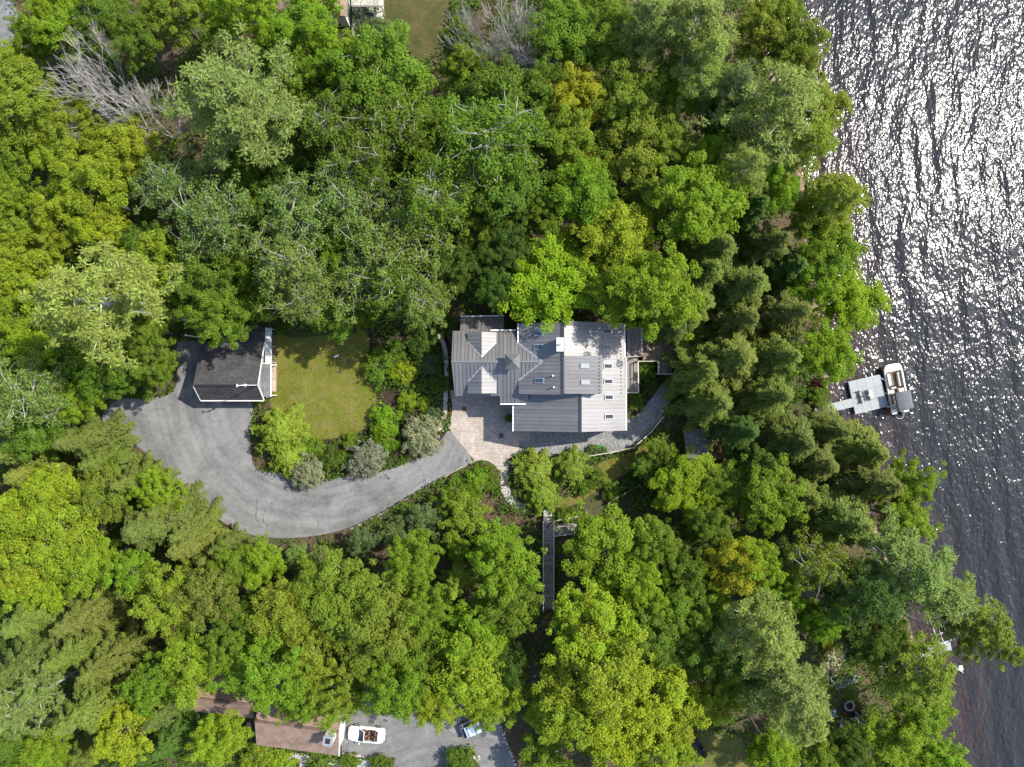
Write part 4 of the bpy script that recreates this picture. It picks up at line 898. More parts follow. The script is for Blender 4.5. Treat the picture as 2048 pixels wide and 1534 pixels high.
# ------------------------------------------------------------------ dock, boat, chairs
DZ = WATER_Z + .45
def wd(a, b, z=DZ): return W(1600 + .127 * a, 700 + .127 * b, z)
dkc = wd(1050, 700); dock = thing('floating_dock', Vector((dkc.x, dkc.y, WATER_Z)), 'square grey floating dock beside the moored boat', 'dock')
C0, C1, C2, C3 = wd(762, 508), wd(1262, 392), wd(1392, 882), wd(872, 1010)
def bil(a, b): return C0.lerp(C1, a).lerp(C3.lerp(C2, a), b)
for i in range(4):
    for j in range(3):
        q = [bil(i / 4 + .003, j / 3 + .003), bil(i / 4 + .003, (j + 1) / 3 - .003), bil((i + 1) / 4 - .003, (j + 1) / 3 - .003), bil((i + 1) / 4 - .003, j / 3 + .003)]
        MB().prism([x + Vector((0, 0, stq.uniform(-.006, .006))) for x in q], .09).build('panel', M['dock'], dock)
for a, b in ((0, 0), (0, 1), (1, 0), (1, 1)): x = bil(.06 + .88 * a, .06 + .88 * b); MB().tube([x - Vector((0, 0, 1.8)), x - Vector((0, 0, .1))], .07, 8).build('pile', M['steel'], dock)
for a, b in (((0, 0), (1, 0)), ((0, 1), (1, 1)), ((0, 0), (0, 1)), ((1, 0), (1, 1))): bar_part('frame_beam', bil(*a) - Vector((0, 0, .17)), bil(*b) - Vector((0, 0, .17)), .08, .16, 'steel', dock)
gw = thing('gangway', G(1640, 822), 'narrow grey gangway from the shore to the floating dock', 'gangway'); g0, g1, g2, g3 = wd(222, 918), wd(818, 765), wd(848, 890), wd(242, 1034)
for i in range(4):
    e0, e1 = i / 4 + .002, (i + 1) / 4 - .002; MB().prism([g0.lerp(g1, e0), g3.lerp(g2, e0), g3.lerp(g2, e1), g0.lerp(g1, e1)], .09).build('panel', M['dock'], gw)
for a, b in ((g0, g1), (g3, g2)): bar_part('frame_beam', a - Vector((0, 0, .16)), b - Vector((0, 0, .16)), .06, .14, 'steel', gw)
for x in (g0.lerp(g3, .5), g1.lerp(g2, .5)): MB().tube([x - Vector((0, 0, 1.5)), x - Vector((0, 0, .1))], .06, 8).build('pile', M['steel'], gw)
M['cream'] = simple('cream_vinyl', (.5, .44, .36), .5, var=.08); M['hull'] = simple('boat_hull', (.56, .53, .48), .25, var=.03, spec=.6); M['canvas'] = simple('grey_canvas', (.10, .105, .11), .9, var=.12); M['carpet'] = simple('brown_carpet', (.14, .105, .075), .95, var=.25)
bp = W(1787, 779, WATER_Z); bo = thing('motor_boat', (bp.x, bp.y, WATER_Z), 'cream motor boat with grey canopy moored at the floating dock', 'boat', rz=math.radians(101))
def bs(hw, zr, zf, kz=-.35): return [(hw * .55, kz), (hw * .9, .1), (hw, zr - .12), (hw * .98, zr), (hw * .82, zr + .02), (hw * .8, zf), (hw * .4, zf + .0), (0, zf)]
hull = loft([(3.2, bs(.55, .86, .88, .1)), (3.1, bs(.85, .87, .89, -.05)), (2.75, bs(1.08, .87, .89, -.2)), (2.3, bs(1.16, .86, .88)), (2.26, bs(1.16, .86, .3)), (-2.3, bs(1.18, .82, .3)), (-2.34, bs(1.18, .82, .84)), (-2.75, bs(1.12, .6, .6)), (-2.8, bs(1.1, .5, .5))])
fixn(hull.build('hull', M['hull'], bo, local=True), 40)
for s in (1, -1): MB().tube([(x, s * 1.19, z) for x, z in ((2.6, .55), (0, .5), (-2.6, .45))], .055, 5).build('rub_rail', M['black'], bo, local=True); MB().box((0, s * 1.17, .42), (4.6, .04, .26)).build('side_stripe', M['black'], bo, local=True)
MB().box((0, 0, .31), (4.5, 1.86, .03)).build('floor', M['carpet'], bo, local=True)
for i, (x, y, l, w, h) in enumerate(((1.25, .68, 1.7, .5, .45), (1.2, -.68, 1.8, .5, .45), (-.15, .62, .5, .6, .5), (-.2, -.55, .6, .7, .5), (-2.0, .2, .5, 1.4, .45))):
    st_ = MB().box((x, y, .32 + h / 2), (l, w, h)).build('seat', M['cream'], bo, local=True, bevel=.07)
    if i < 2: MB().box((x, y + math.copysign(.22, y), .9), (l, .16, .3)).build('backrest', M['cream'], st_, local=True, bevel=.05)
    else: MB().box((x - l / 2, y, .95), (.14, w, .4)).build('backrest', M['cream'], st_, local=True, bevel=.05)
co = MB().box((.42, .5, .75), (.45, .7, .8), 0, .12).build('console', M['cream'], bo, local=True, bevel=.06); MB().ring((.16, .5, 1.05), .17, .02, 14, 4).build('steering_wheel', M['black'], co, local=True); MB().box((.55, .5, 1.22), (.04, .66, .3), ry=-.5).build('windscreen', M['glass_dark'], co, local=True)
cv_ = MB(); nx, ny = 8, 8; vv = [(-2.5 + 2.3 * i / nx, -1.02 + 2.04 * j / ny, 2.15 - .22 * (2 * j / ny - 1) ** 2 - .05 * math.cos(6.28 * 3 * i / nx)) for i in range(nx + 1) for j in range(ny + 1)]
cv_.add(vv, [(i * (ny + 1) + j, (i + 1) * (ny + 1) + j, (i + 1) * (ny + 1) + j + 1, i * (ny + 1) + j + 1) for i in range(nx) for j in range(ny)]); can = cv_.build('canopy', M['canvas'], bo, smooth=True, local=True); sm = can.modifiers.new('thickness', 'SOLIDIFY'); sm.thickness = .03
for x0, x1 in ((-1.4, -2.45), (-1.4, -.25), (-1.4, -1.4)):
    for s in (-1, 1): MB().tube([(x0, s * 1.12, .85), (x1, s * 1.0, 1.92)], .02, 5).build('canopy_pole', M['steel'], can, local=True)
om = MB().box((-3.0, 0, .75), (.6, .42, .6), 0, .2).build('outboard_motor', M['black'], bo, local=True, bevel=.1); MB().box((-2.95, 0, .1), (.25, .16, 1.1)).build('motor_leg', M['black'], om, local=True)
MB().box((-2.7, .75, .62), (.5, .6, .06)).build('swim_platform', M['hull'], bo, local=True, bevel=.02); MB().box((-2.7, -.75, .62), (.5, .6, .06)).build('swim_platform', M['hull'], bo, local=True, bevel=.02)
MB().ring((-3.15, -.1, .12), .55, .025, 24, 4).build('platform_ring', M['white'], om, local=True)
for i, x in enumerate((1.6, -.2, -1.9)):                 # fenders hang between hull and dock, lines run to the cleats
    MB().tube([(x, 1.27, .62), (x, 1.29, .55), (x, 1.29, .12), (x, 1.27, .05)], [.05, .1, .1, .05], 8).build('fender', M['white'], bo, local=True)
for b_ in (.08, .92):
    c_ = bil(.97, b_) + Vector((0, 0, .03)); e_ = bil(1.06, b_ + (.12 if b_ < .5 else -.12)) + Vector((0, 0, .35)); MB().box(c_, (.08, .26, .06), math.radians(101)).build('cleat', M['steel'], dock)
    ml = MB().tube([c_, (c_ + e_) / 2 - Vector((0, 0, .08)), e_], .02, 5).build('mooring_line', M['chair_white'] if 'chair_white' in M else M['white']); tag(ml, 'thin mooring line at the bow end of the boat' if b_ < .5 else 'thin mooring line at the stern end of the boat', 'rope')
def deck_chair(label, p, rz, mat, group=None):
    t = thing('slatted_chair', p, label, 'chair', group, rz)
    for i in range(6): MB().box((.30 - i * .1, 0, .36 - i * .025), (.085, .56, .025), ry=-.22).build('seat_slat', mat, t, local=True)
    for i in range(5): MB().box((-.40, -.24 + i * .12, .62), (.03, .1, .78 - .06 * abs(i - 2)), ry=-.45).build('back_slat', mat, t, local=True)
    for s in (-1, 1):
        MB().box((.0, s * .36, .56), (.72, .13, .03)).build('armrest', mat, t, local=True); MB().box((.3, s * .33, .28), (.09, .05, .56)).build('leg', mat, t, local=True); MB().bar((.3, s * .3, .36), (-.55, s * .3, .06), .05, .1).build('leg', mat, t, local=True)
ang = math.atan2(C1.y - C0.y, C1.x - C0.x); M['chair_grey'] = simple('grey_resin', (.24, .255, .25), .6, var=.1); M['chair_white'] = simple('white_resin', (.62, .6, .55), .6, var=.08); M['chair_black'] = simple('black_resin', (.03, .03, .032), .5)
deck_chair('grey slatted chair on the floating dock, nearer the lake top', wd(960, 680), ang + math.pi, M['chair_grey']); deck_chair('grey slatted chair on the floating dock, nearer the gangway', wd(985, 770), ang + math.pi, M['chair_grey'])
tb = wd(1085, 700); tt = thing('side_table', tb, 'small cream table between the chairs and the boat on the dock', 'table', rz=ang); MB().box((0, 0, .45), (.5, .9, .04)).build('top', M['cream'], tt, local=True, bevel=.01)
for x in (-.2, .2):
    for y in (-.38, .38): MB().box((x, y, .22), (.05, .05, .44)).build('leg', M['cream'], tt, local=True)
# lower right shore
fc = G(1697, 1410, .02); fpt = thing('fire_pit', fc, 'round dark fire pit in a brown clearing near the shore', 'fire pit')
for i in range(14): a = i * 2 * math.pi / 14; MB().box(fc + Vector((math.cos(a) * .55, math.sin(a) * .55, .14)), (.2, .23, .3), a).build('stone', M['stone'], fpt, bevel=.02)
MB().tube([fc, fc + Vector((0, 0, .06))], .46, 14).build('ash_bed', M['dark'], fpt)
for px, py, lb, mt in ((1664, 1424, 'white slatted chair left of the fire pit', 'chair_white'), (1683, 1441, 'grey slatted chair below the fire pit', 'chair_grey'), (1706, 1438, 'white slatted chair lower right of the fire pit', 'chair_white'), (1718, 1427, 'black slatted chair right of the fire pit', 'chair_black')):
    q = G(px, py); deck_chair(lb, q, math.atan2(fc.y - q.y, fc.x - q.x), M[mt])
for px, py, lb in ((1394, 1484, 'black slatted chair on the pale rough lawn, farther from the photo bottom'), (1402, 1500, 'black slatted chair on the pale rough lawn, nearer the photo bottom')): deck_chair(lb, G(px, py, .02), 2.4, M['chair_black'])
hc_ = G(1669, 1357, .1); hs = thing('hose_coil', hc_, 'coiled grey hose lying below the beach sand', 'hose')
for i, R_ in enumerate((.36, .42, .48)): MB().ring(hc_ + Vector((0, 0, .04 * i)), R_, .035, 22, 5).build('coil', M['steel'], hs)
tp_ = G(1692, 1362); rb = thing('overturned_rowboat', tp_, 'overturned dark grey rowboat right of the hose coil', 'rowboat', rz=math.radians(20))
fixn(loft([(1.7, [(.08, 0), (.06, .2), (0, .26)]), (1.2, [(.45, 0), (.38, .32), (0, .42)]), (0, [(.62, 0), (.52, .42), (0, .52)]), (-1.2, [(.55, 0), (.46, .38), (0, .48)]), (-1.6, [(.5, 0), (.42, .36), (0, .46)])]).build('hull', M['chair_grey'], rb, local=True), 50); MB().bar((1.6, 0, .28), (-1.6, 0, .5), .05).build('keel', M['dark'], rb, local=True)
def wn_(px, py, z=DZ): return W(px, py, z)
nd = thing('neighbour_dock', Vector((wn_(1880, 1292).x, wn_(1880, 1292).y, WATER_Z)), 'pale dock half hidden under the pines at the lower right shore', 'dock'); q = [wn_(1840, 1296), wn_(1842, 1318), wn_(1904, 1300), wn_(1900, 1280)]
for i in range(5): MB().prism([q[0].lerp(q[3], i / 5 + .004), q[1].lerp(q[2], i / 5 + .004), q[1].lerp(q[2], (i + 1) / 5 - .004), q[0].lerp(q[3], (i + 1) / 5 - .004)], .1).build('panel', M['dock'], nd)
for a in (.1, .9):
    x = q[0].lerp(q[3], a).lerp(q[1].lerp(q[2], a), .5); MB().tube([x - Vector((0, 0, 1.6)), x - Vector((0, 0, .1))], .07, 8).build('pile', M['steel'], nd)
bl = thing('boat_lift', Vector((wn_(1890, 1262).x, wn_(1890, 1262).y, WATER_Z)), 'white pipe boat lift frame above the neighbouring dock', 'boat lift'); z2 = WATER_Z + 1.6
for (a, b) in (((1866, 1256), (1876, 1284)), ((1876, 1252), (1886, 1282)), ((1886, 1249), (1897, 1278)), ((1870, 1271), (1894, 1262)), ((1880, 1290), (1904, 1279)), ((1905, 1240), (1915, 1262)), ((1915, 1236), (1924, 1258))): MB().tube([wn_(*a, z2), wn_(*b, z2)], .045, 6).build('pipe', M['white'], bl)
for a in ((1866, 1256), (1897, 1278), (1880, 1290), (1924, 1258)): MB().tube([wn_(*a, z2), wn_(*a, z2) - Vector((0, 0, 2.8))], .04, 6).build('leg', M['white'], bl)
sg = thing('dock_ladder', wn_(1920, 1335, WATER_Z), 'white pole with a small platform standing in the lake', 'ladder'); MB().tube([wn_(1904, 1330, WATER_Z + .6), wn_(1926, 1345, WATER_Z + .6)], .04, 6).build('pole', M['white'], sg); MB().box(wn_(1922, 1336, WATER_Z + .62), (.45, .6, .05), .2).build('platform', M['white'], sg); MB().tube([wn_(1926, 1345, WATER_Z + .6), wn_(1926, 1345, WATER_Z - 2.5)], .04, 6).build('leg', M['white'], sg)
M['red'] = simple('red_paint', (.32, .02, .012), .5, var=.15)
p = G(622, 1345); fd = thing('red_umbrella', W(622, 1343, 5.5) - Vector((0, 0, 5.5)), 'small red umbrella showing through the trees above the brown house', 'umbrella'); q0 = ORG[fd]; MB().tube([q0, q0 + Vector((0, 0, 8.3))], .05, 6).build('pole', M['steel'], fd)
MB().add([q0 + Vector((.48 * math.cos(i * .785), .48 * math.sin(i * .785), 8.2)) for i in range(8)] + [q0 + Vector((0, 0, 8.6))], [(i, (i + 1) % 8, 8) for i in range(8)]).build('canopy', M['red'], fd)
p = G(753, 1416, .03); rc = thing('red_wheelbarrow', p, 'red wheelbarrow under the branches above the white convertible', 'wheelbarrow', rz=.1)
fixn(loft([(.5, [(.3, .45), (.36, .62), (.3, .62), (.24, .5), (0, .5)]), (-.4, [(.26, .4), (.34, .62), (.28, .62), (.2, .42), (0, .42)])]).build('tray', M['red'], rc, local=True), 40); MB().tube([(.72, -.05, .18), (.72, .05, .18)], .18, 12).build('wheel', M['tyre'], rc, local=True)
for s in (-1, 1): MB().bar((.7, s * .06, .2), (-.9, s * .3, .55), .04).build('handle', M['rail'], rc, local=True); MB().bar((-.3, s * .22, .42), (-.35, s * .24, 0), .04).build('leg', M['steel'], rc, local=True)
for px, py, lb in ((1004, 838, 'leafy plant in a round pot by the house entrance'),):
    p = G(px + 14, py - 2, .05); t = thing('potted_plant', p, lb, 'plant'); MB().tube([p, p + Vector((0, 0, .4))], [.22, .3], 12).build('pot', M['stone'], t)
    o = linked(proto_plant('potted', 9, 40, .4, .18), 'foliage', t, (0, 0, .35)); o.color = (.1, .13, .02, 1); o['kind'] = 'stuff'
hosta = [proto_plant('hosta%d' % i, 200 + i) for i in range(2)]
for k, (cx, cy, n, sx, sy, c, lb) in enumerate(((876, 765, 13, 14, 60, (.09, .17, .06), 'small blue-green broad-leaved plant in the bed left of the curved wall'), (1195, 903, 9, 14, 4, (.07, .19, .06), 'small broad-leaved plant below the split-rail fence'), (825, 770, 12, 20, 45, (.17, .23, .02), 'small yellow-green plant in the middle of the garden bed'))):
    for i in range(n):
        p = G(cx + stq.uniform(-sx, sx), cy + stq.uniform(-sy, sy), .0); o = bpy.data.objects.new('garden_plant', hosta[i % 2]); COL.objects.link(o); o.location = p; s_ = stq.uniform(.8, 1.5); o.scale = (s_, s_, s_); o.rotation_euler = (0, 0, i); j = stq.uniform(.8, 1.2); o.color = (c[0] * j, c[1] * j, c[2], 1); tag(o, lb, 'plant', ['hostas by the curved wall', 'plants below the fence', 'yellow plants in the bed'][k])
# ------------------------------------------------------------------ trees and shrubs: photo pixel of the crown, crown radius (px), kind, colour [, height]
LEAF = dict(Y=(.228, .300, .020), B=(.168, .268, .018), G=(.128, .202, .020), D=(.070, .118, .018), K=(.29, .31, .02), L=(.22, .315, .014),
            O=(.135, .168, .030), P=(.192, .248, .055), Q=(.180, .248, .050), V=(.182, .240, .024), T=(.195, .205, .112), N=(.115, .17, .055), R=(.09, .015, .03))
CNAME = dict(Y='yellow-green', B='bright green', G='mid-green', D='dark green', K='golden', O='olive', P='pale grey-green', Q='silvery green', V='light olive', T='silver-grey', N='blue-green', L='lime green', R='dark red')
KNAME = dict(M=('maple_tree', 'broadleaf tree', 'tree', 'broadleaf trees in the woods'), A=('aspen_tree', 'pale-branched open tree', 'tree', 'pale-branched trees in the woods'),
             H=('hemlock_tree', 'feathery conifer', 'tree', 'conifers in the woods'), P=('pine_tree', 'plumed tall pine', 'tree', 'tall pines'), X=('bare_tree', 'leafless bare tree', 'tree', 'leafless trees'),
             S=('small_tree', 'small leafy tree', 'tree', 'small trees'), B=('shrub', 'rounded leafy shrub', 'shrub', 'garden shrubs'), W=('willow_shrub', 'round clipped shrub', 'shrub', 'round silver shrubs by the driveway'),
             Y=('yew_shrub', 'shaggy evergreen shrub', 'shrub', 'evergreen shrubs'))
TREES = '''
130 40 60 M B|25 125 48 M Y|72 72 42 M B|112 12 42 M Y|205 30 52 M G|345 22 55 M V|275 78 46 M G|440 28 48 M B|515 35 50 M B|615 60 66 M B|636 8 40 M B|672 130 52 M B|570 110 45 M B
458 200 118 P P|205 205 105 X T|290 235 70 X T|605 165 48 M G|50 205 66 M V|105 290 62 M Y|38 330 55 M G|240 305 60 M Y|190 390 70 M Y|128 440 56 M Y|22 400 46 M Y|28 470 46 M V|100 492 46 M Y|222 462 52 M Y|305 495 46 M G|150 250 50 M V
350 372 58 A Q|430 440 70 A Q|412 490 56 A Q|592 430 66 A Q|495 390 50 M G|480 320 44 M G|660 245 56 A G|545 260 46 M G|640 320 44 M D
690 160 60 M G|770 165 88 M G|757 75 40 M N|945 60 78 X T|1042 112 82 X T|915 88 40 M G|925 142 45 M V|770 235 72 A G|990 205 85 M G|990 290 88 A G|905 240 60 M G|720 330 60 A G|870 385 80 A G|1010 372 74 M G|690 410 66 A Q|820 465 76 A Q|750 495 60 A Q|962 440 52 M G|560 350 40 M D|860 300 60 M G|1070 250 45 M G
1130 65 72 M G|1230 88 66 M G|1300 35 62 P P|1155 195 60 M K|1130 280 58 M V|1265 205 74 M V|1250 292 70 M V|1300 395 60 H V|1165 382 70 M B|1232 468 74 M Y|1108 556 88 M L|1205 570 55 M Y|1300 578 74 M B|1085 180 50 M G|1180 20 50 M G|1080 420 45 M G
1390 55 80 P P|1412 125 58 P P|1525 60 60 M V|1585 110 54 M V|1560 20 45 M G|1555 225 92 P P|1640 215 56 M V|1612 285 60 P V|1338 182 64 M V|1322 280 60 M V|1415 322 54 M B|1400 412 74 M B|1490 335 52 P P|1557 378 46 M B|1680 400 58 P V|1632 425 56 M V|1652 492 58 M B|1445 240 45 M D|1470 180 50 P N|1500 420 50 H D
1540 490 60 H O|1430 500 60 H O|1410 545 62 H O|1390 610 62 H O|1490 572 66 H O|1575 540 56 H D|1575 628 60 H O|1700 605 70 M L|1648 700 60 M B|1465 715 74 H O|1556 715 64 H O|1402 742 60 H O|1425 805 60 H O|1540 790 60 H O|1480 640 55 H O|1350 655 38 H O|1480 860 50 H D|1620 560 50 M B
1585 880 64 H O|1632 925 60 H O|1720 900 70 H O|1742 962 70 H O|1810 965 42 M B|1378 968 66 M L|1535 990 66 M B|1455 965 45 M G|1600 990 50 H O|1660 860 45 H O|1520 920 42 H D|1320 905 30 S G
1680 1035 80 H O|1800 1035 54 M B|1455 1118 56 M K|1365 1142 50 M G|1505 1132 50 M B|1632 1130 54 A V|1622 1185 40 X T|1810 1130 80 P P|1872 1182 74 P P|1965 1238 60 P V|1995 1295 45 P V|1740 1195 70 P D|1742 1270 60 M D|1535 1272 74 P P|1578 1365 80 P P|1480 1345 58 M G|1355 1215 60 M G|1420 1200 46 M B|1595 1425 68 P P|1632 1235 38 M B|1840 1345 74 P V|1850 1412 56 M B|1702 1500 44 M D|1778 1490 64 M B|1545 1502 55 M B|1335 1440 62 M Y|1560 1180 45 M B|1405 1290 55 M G|1310 1080 45 M G|1420 1050 40 M G|1860 1515 55 M B|1640 1510 50 M G|1430 1395 50 M Y
1207 1095 84 M B|1187 1240 76 M Y|1190 1340 92 M Y|1120 1418 70 M Y|1228 1452 80 M Y|1085 1515 42 S B|1300 1272 60 M G|1318 1382 70 M Y|1318 1500 60 M Y|1270 1160 50 M B|1012 1128 64 M B|1010 1200 60 M G|930 1035 46 S V|850 1040 36 S N|920 1095 28 S B|825 1128 56 M B|910 1172 34 H V|724 1086 30 S N|690 1195 78 M V|762 1252 78 M V|850 1218 50 M B|955 1275 64 M B|940 1340 80 M Y|980 1390 50 M Y|868 1400 46 M Y|795 1372 64 M B|682 1395 48 M V|832 1302 55 M G|1012 1325 48 M D|985 1080 40 S B|880 1270 45 M G|735 1320 50 M V|640 1124 34 S Q|790 1068 28 S N|897 1000 26 S G
110 1070 85 M Y|35 1035 60 M Y|180 1128 60 M Y|35 1142 60 M Y|90 1165 56 M Y|305 1050 74 H O|378 1062 46 H O|380 1090 60 H O|448 1090 30 H O|275 1142 46 M B|345 1200 64 M V|415 1182 60 M O|525 1120 44 M B|600 1122 38 S Q|380 1325 68 M Y|325 1362 50 M B|575 1218 76 M V|540 1338 74 M B|650 1165 56 M V|70 1235 70 H O|165 1235 60 H O|55 1325 66 H O|145 1305 60 H O|215 1325 56 H O|35 1418 60 P P|180 1412 74 H O|250 1452 58 M Y|330 1420 48 H O|345 1475 50 H D|435 1480 52 M Y|90 1505 50 M B|250 1522 46 H D|165 1525 44 H O|620 1290 60 M V|480 1240 50 M G|455 1290 40 M G|610 1390 46 M B|20 1500 45 M G|470 1130 40 M G
190 600 112 P P|50 565 66 M Y|50 645 60 M Y|18 515 50 M Y|85 692 56 M Y|310 550 56 M Y|410 560 60 M G|432 625 60 M G|580 530 66 A Q|600 600 50 A Q|665 610 56 M G|303 720 44 M G|222 752 46 M G|70 790 70 A Q|160 800 42 M B|130 732 56 M G|20 730 46 M G|70 860 60 M G|165 882 58 H O|50 905 60 H O|205 925 48 H O|70 948 60 H O|270 962 46 H O|318 985 36 M B|100 988 66 M Y|205 990 60 M V|345 605 40 M G|510 600 50 M G|480 520 48 M G|290 660 46 M G|298 752 36 S G|20 820 45 M G|335 1015 36 H O
700 560 66 A Q|790 560 70 A G|850 598 48 A Q|905 545 44 M D|985 575 40 M D|680 500 50 M G|960 520 46 M D|1010 500 46 M D|640 560 46 M G
'''
SHRUBS = '''
617 947 38 W T|733 918 41 W T|843 872 45 W T|757 732 36 B G|768 842 33 B B|772 885 26 B B|560 862 52 Y V|575 915 34 Y V|805 745 26 B Y|790 700 22 B G|845 690 34 B D|835 655 26 B D|700 880 18 B B|660 920 26 B D|690 915 20 B G|880 770 20 B G|630 893 22 B B
1070 945 42 Y V|1140 938 38 Y V|1080 990 36 Y V|1054 924 26 B G|1192 955 20 B G|1165 975 18 B G|1320 960 30 S G|1285 935 24 S G|1640 795 24 B G|1636 766 12 B R|1655 775 16 B G|860 725 24 B N|870 830 20 B N|815 800 20 B Y|850 805 18 B Y|1285 742 22 B G|1268 800 22 B G|1300 770 18 B D|1185 900 12 B N|1205 905 12 B N
515 1515 34 B Y|560 1520 26 B Y|640 1522 26 B V|700 1525 20 B G|760 1528 22 B G|920 1528 40 B G|430 1440 30 B Y|470 1470 28 B Y|715 640 22 B Y|690 655 18 B Y|740 640 18 B B|1655 1290 14 B K|962 946 18 B B|912 970 18 B B|980 963 18 B G|950 965 26 B B|1130 1030 16 B G|935 985 22 B B|1225 985 22 B G|1260 965 20 B D'''
LANDMARKS = [('the dark-roofed garage', 465, 730), ('the sunny lawn', 650, 770), ('the metal-roofed house', 1080, 750), ('the wooden decks', 1290, 700), ('the moored boat', 1785, 778), ('the brown-roofed house', 590, 1450),
    ('the white convertible', 735, 1464), ('the light blue car', 960, 1443), ('the wooden boardwalk', 1095, 1090), ('the fire pit', 1691, 1412), ('the twin leafless trees', 1000, 100), ('the lone leafless tree', 210, 210),
    ('the driveway bend', 520, 1020), ('the driveway mouth', 870, 960), ('the top terrace', 735, 40), ('the top left grey patch', 15, 60), ('the bottom left corner', 0, 1534), ('the bottom right corner', 2048, 1534), ('the small grey cabin', 1395, 893),
    ('the neighbouring dock', 1880, 1285), ('the pale rough lawn', 1430, 1500), ('the paver patio', 965, 870), ('the grey gangway', 1660, 815), ('the top right lake corner', 2048, 0), ('the left photo edge', 0, 560)]
DIRS = ['right of', 'upper right of', 'above', 'upper left of', 'left of', 'lower left of', 'below', 'lower right of']
ORD = ['nearest', 'second nearest', 'third nearest', 'fourth nearest', 'fifth nearest', 'sixth nearest', 'seventh nearest', 'eighth nearest', 'ninth nearest', 'tenth nearest', 'eleventh nearest', 'twelfth nearest']
items = []
for src in (TREES, SHRUBS):
    for row in src.strip().splitlines():
        for cell in row.split('|'):
            f = cell.split(); items.append((float(f[0]), float(f[1]), float(f[2]), f[3], f[4]))
by = {}
for i, (px, py, r, k, c) in enumerate(items):
    best = min(range(len(LANDMARKS)), key=lambda j: math.hypot(px - LANDMARKS[j][1], py - LANDMARKS[j][2]) + (60 if 'corner' in LANDMARKS[j][0] or 'edge' in LANDMARKS[j][0] else 0))
    nm, lx, ly = LANDMARKS[best]; ang = math.atan2(ly - py, px - lx); d = int(round(ang / (math.pi / 4))) % 8
    by.setdefault((k, c, best, d), []).append((math.hypot(px - lx, py - ly), i))
LABEL = {}
for (k, c, b, d), lst in by.items():
    lst.sort()
    for n, (_, i) in enumerate(lst):
        base = f'{CNAME[c]} {KNAME[k][1]}'
        LABEL[i] = f'{base} {DIRS[d]} {LANDMARKS[b][0]}' if len(lst) == 1 else f'{base} {DIRS[d]} {LANDMARKS[b][0]}, {ORD[n]} to it'
BASE_H = dict(M=(7.5, 1.45), A=(10, 1.6), H=(7.5, 1.5), P=(13, 1.3), X=(9, 1.0), S=(2.0, 1.5), B=(.3, .95), W=(.5, 1.05), Y=(.6, 1.15))
FIXH = {(190, 600): 27, (665, 610): 9, (700, 560): 13, (185, 0): 9, (458, 200): 22, (1108, 556): 11, (1300, 578): 16, (1205, 570): 11, (1207, 1095): 11, (1378, 968): 8, (1455, 965): 9, (560, 862): 4.5, (945, 60): 15, (1042, 112): 13, (205, 205): 15, (290, 235): 11}
tree_id = 0
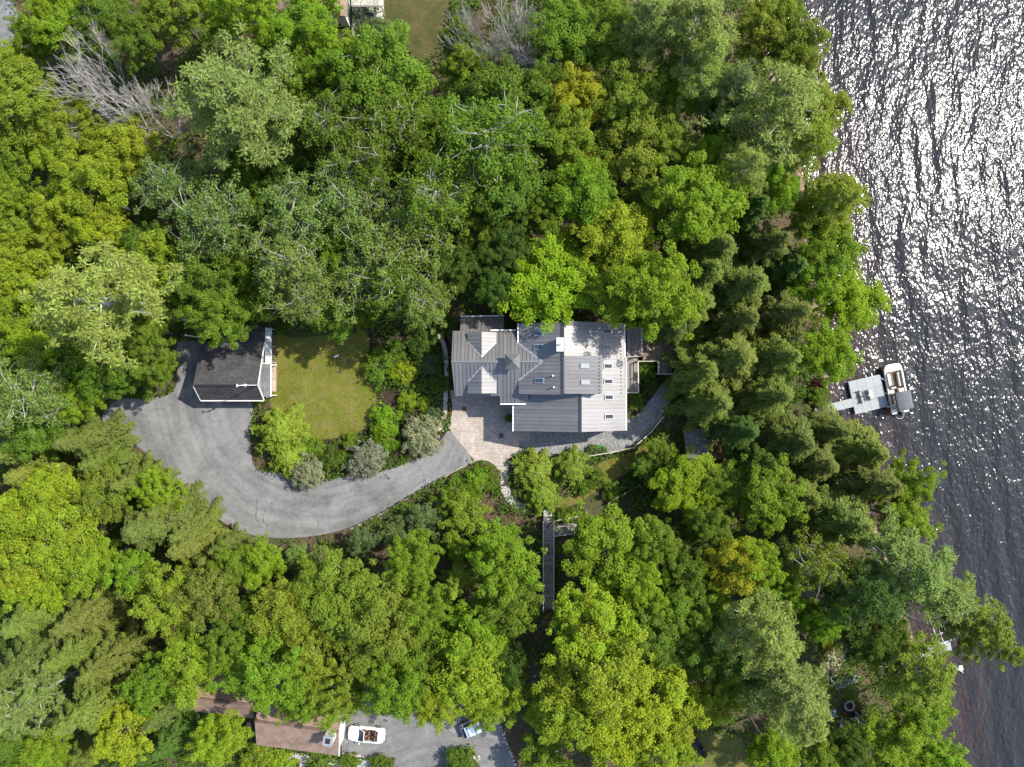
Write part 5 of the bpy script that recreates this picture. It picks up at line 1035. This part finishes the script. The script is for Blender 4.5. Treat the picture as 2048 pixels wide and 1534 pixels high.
for i, (px, py, r, k, c) in enumerate(items):
    q = random.Random(i * 7919 + 13); pr = q.choice(PR[k]); a, b = BASE_H[k]
    rm = r * S; Ht = FIXH.get((px, py), (a + b * rm) * q.uniform(.9, 1.12)); zs = Ht / pr['Ht']; hc = pr['cz'] * zs
    tgt = None; gz = 0.0
    for _ in range(3):
        tgt = W(px, py, gz + hc); gz = float(tz(min(tgt.x, float(xs(tgt.y)) - .7), tgt.y))
    bx = min(tgt.x, float(xs(tgt.y)) - .7); rs = rm * (H - hc - gz) / H / pr['R'] * dict(W=1.0, B=1.06, Y=1.18).get(k, 1.13)
    nm, kn, cat, grp = KNAME[k]
    root = thing(nm, (bx, tgt.y, gz), LABEL[i], cat, grp, q.uniform(0, 6.28))
    if tgt.x - bx > .3: root.rotation_mode = 'QUATERNION'; root.rotation_quaternion = Vector((0, 0, 1)).rotation_difference(Vector((tgt.x - bx, 0, hc)).normalized())
    root.scale = (rs * q.uniform(.93, 1.07), rs * q.uniform(.93, 1.07), zs)
    t = bpy.data.objects.new('trunk' if cat == 'tree' else 'stems', pr['trunk']); t.parent = root; COL.objects.link(t)
    cr = bpy.data.objects.new('crown' if cat == 'tree' else 'foliage', pr['crown']); cr.parent = root; COL.objects.link(cr); cr['kind'] = 'stuff'
    base = LEAF[c]; j = q.uniform(.86, 1.14); hj = q.uniform(-.1, .1)
    cr.color = (max(0, base[0] * j * (1 + hj)), base[1] * j, base[2], 1)

# low growth nobody could count: saplings and ferns under the trees, leafy ground cover in the beds
def scatter(name, label, cat, n, region, col, seed, L=(.16, .36), zmax=.9, clump=.9, cover=None):
    rg = np.random.default_rng(seed); x0, x1, y0, y1 = region
    nc = int(n / 55); cx = rg.uniform(x0, x1, nc); cy = rg.uniform(y0, y1, nc)
    x = np.repeat(cx, 55) + rg.normal(size=nc * 55) * clump * .5; y = np.repeat(cy, 55) + rg.normal(size=nc * 55) * clump * .5; hh = np.repeat(rg.uniform(.25, 1, nc), 55) * zmax
    ok = (xs(y) - x) > .4
    if cover is None:
        for z in ZONES: ok &= ~inside(z, x, y)
    else:
        m = np.zeros(len(x), bool)
        for z in cover: m |= inside(z, x, y)
        ok &= m
    x = x[ok]; y = y[ok]; hh = hh[ok]; n = len(x)
    c = np.stack([x, y, tz(x, y) + hh * rg.uniform(.15, 1, n)], 1); nz = unit(np.array([0, 0, 1.0]) + rg.normal(size=(n, 3)) * .5); l = rg.uniform(*L, n)
    me = leaf_mesh(name, c, nz, rg.normal(size=(n, 3)), l, l * .7, M['leaf'], .1); o = bpy.data.objects.new(name, me); COL.objects.link(o); o.color = (*col, 1)
    tag(o, label, cat, kind='stuff'); return o
scatter('undergrowth', 'low leafy undergrowth on the shaded forest floor', 'undergrowth', 330000, (-72, 60, -54, 54), (.085, .15, .016), 501, (.18, .4), 1.7, 1.1)
scatter('ground_cover', 'bright green ground cover along the driveway and beds', 'ground cover', 26000, (-30, 25, -18, 8), (.11, .235, .014), 502, (.1, .22), .4, .6, BEDS)
LAWNS = [z for n, z in ZONE_BY.items() if n in ('lawn', 'side_lawn', 'rough_lawn')]
scatter('grass', 'short tufted grass on the sunny lawns', 'grass', 260000, (-30, 30, -47, 8), (.185, .178, .024), 503, (.07, .16), .09, 1.6, LAWNS)
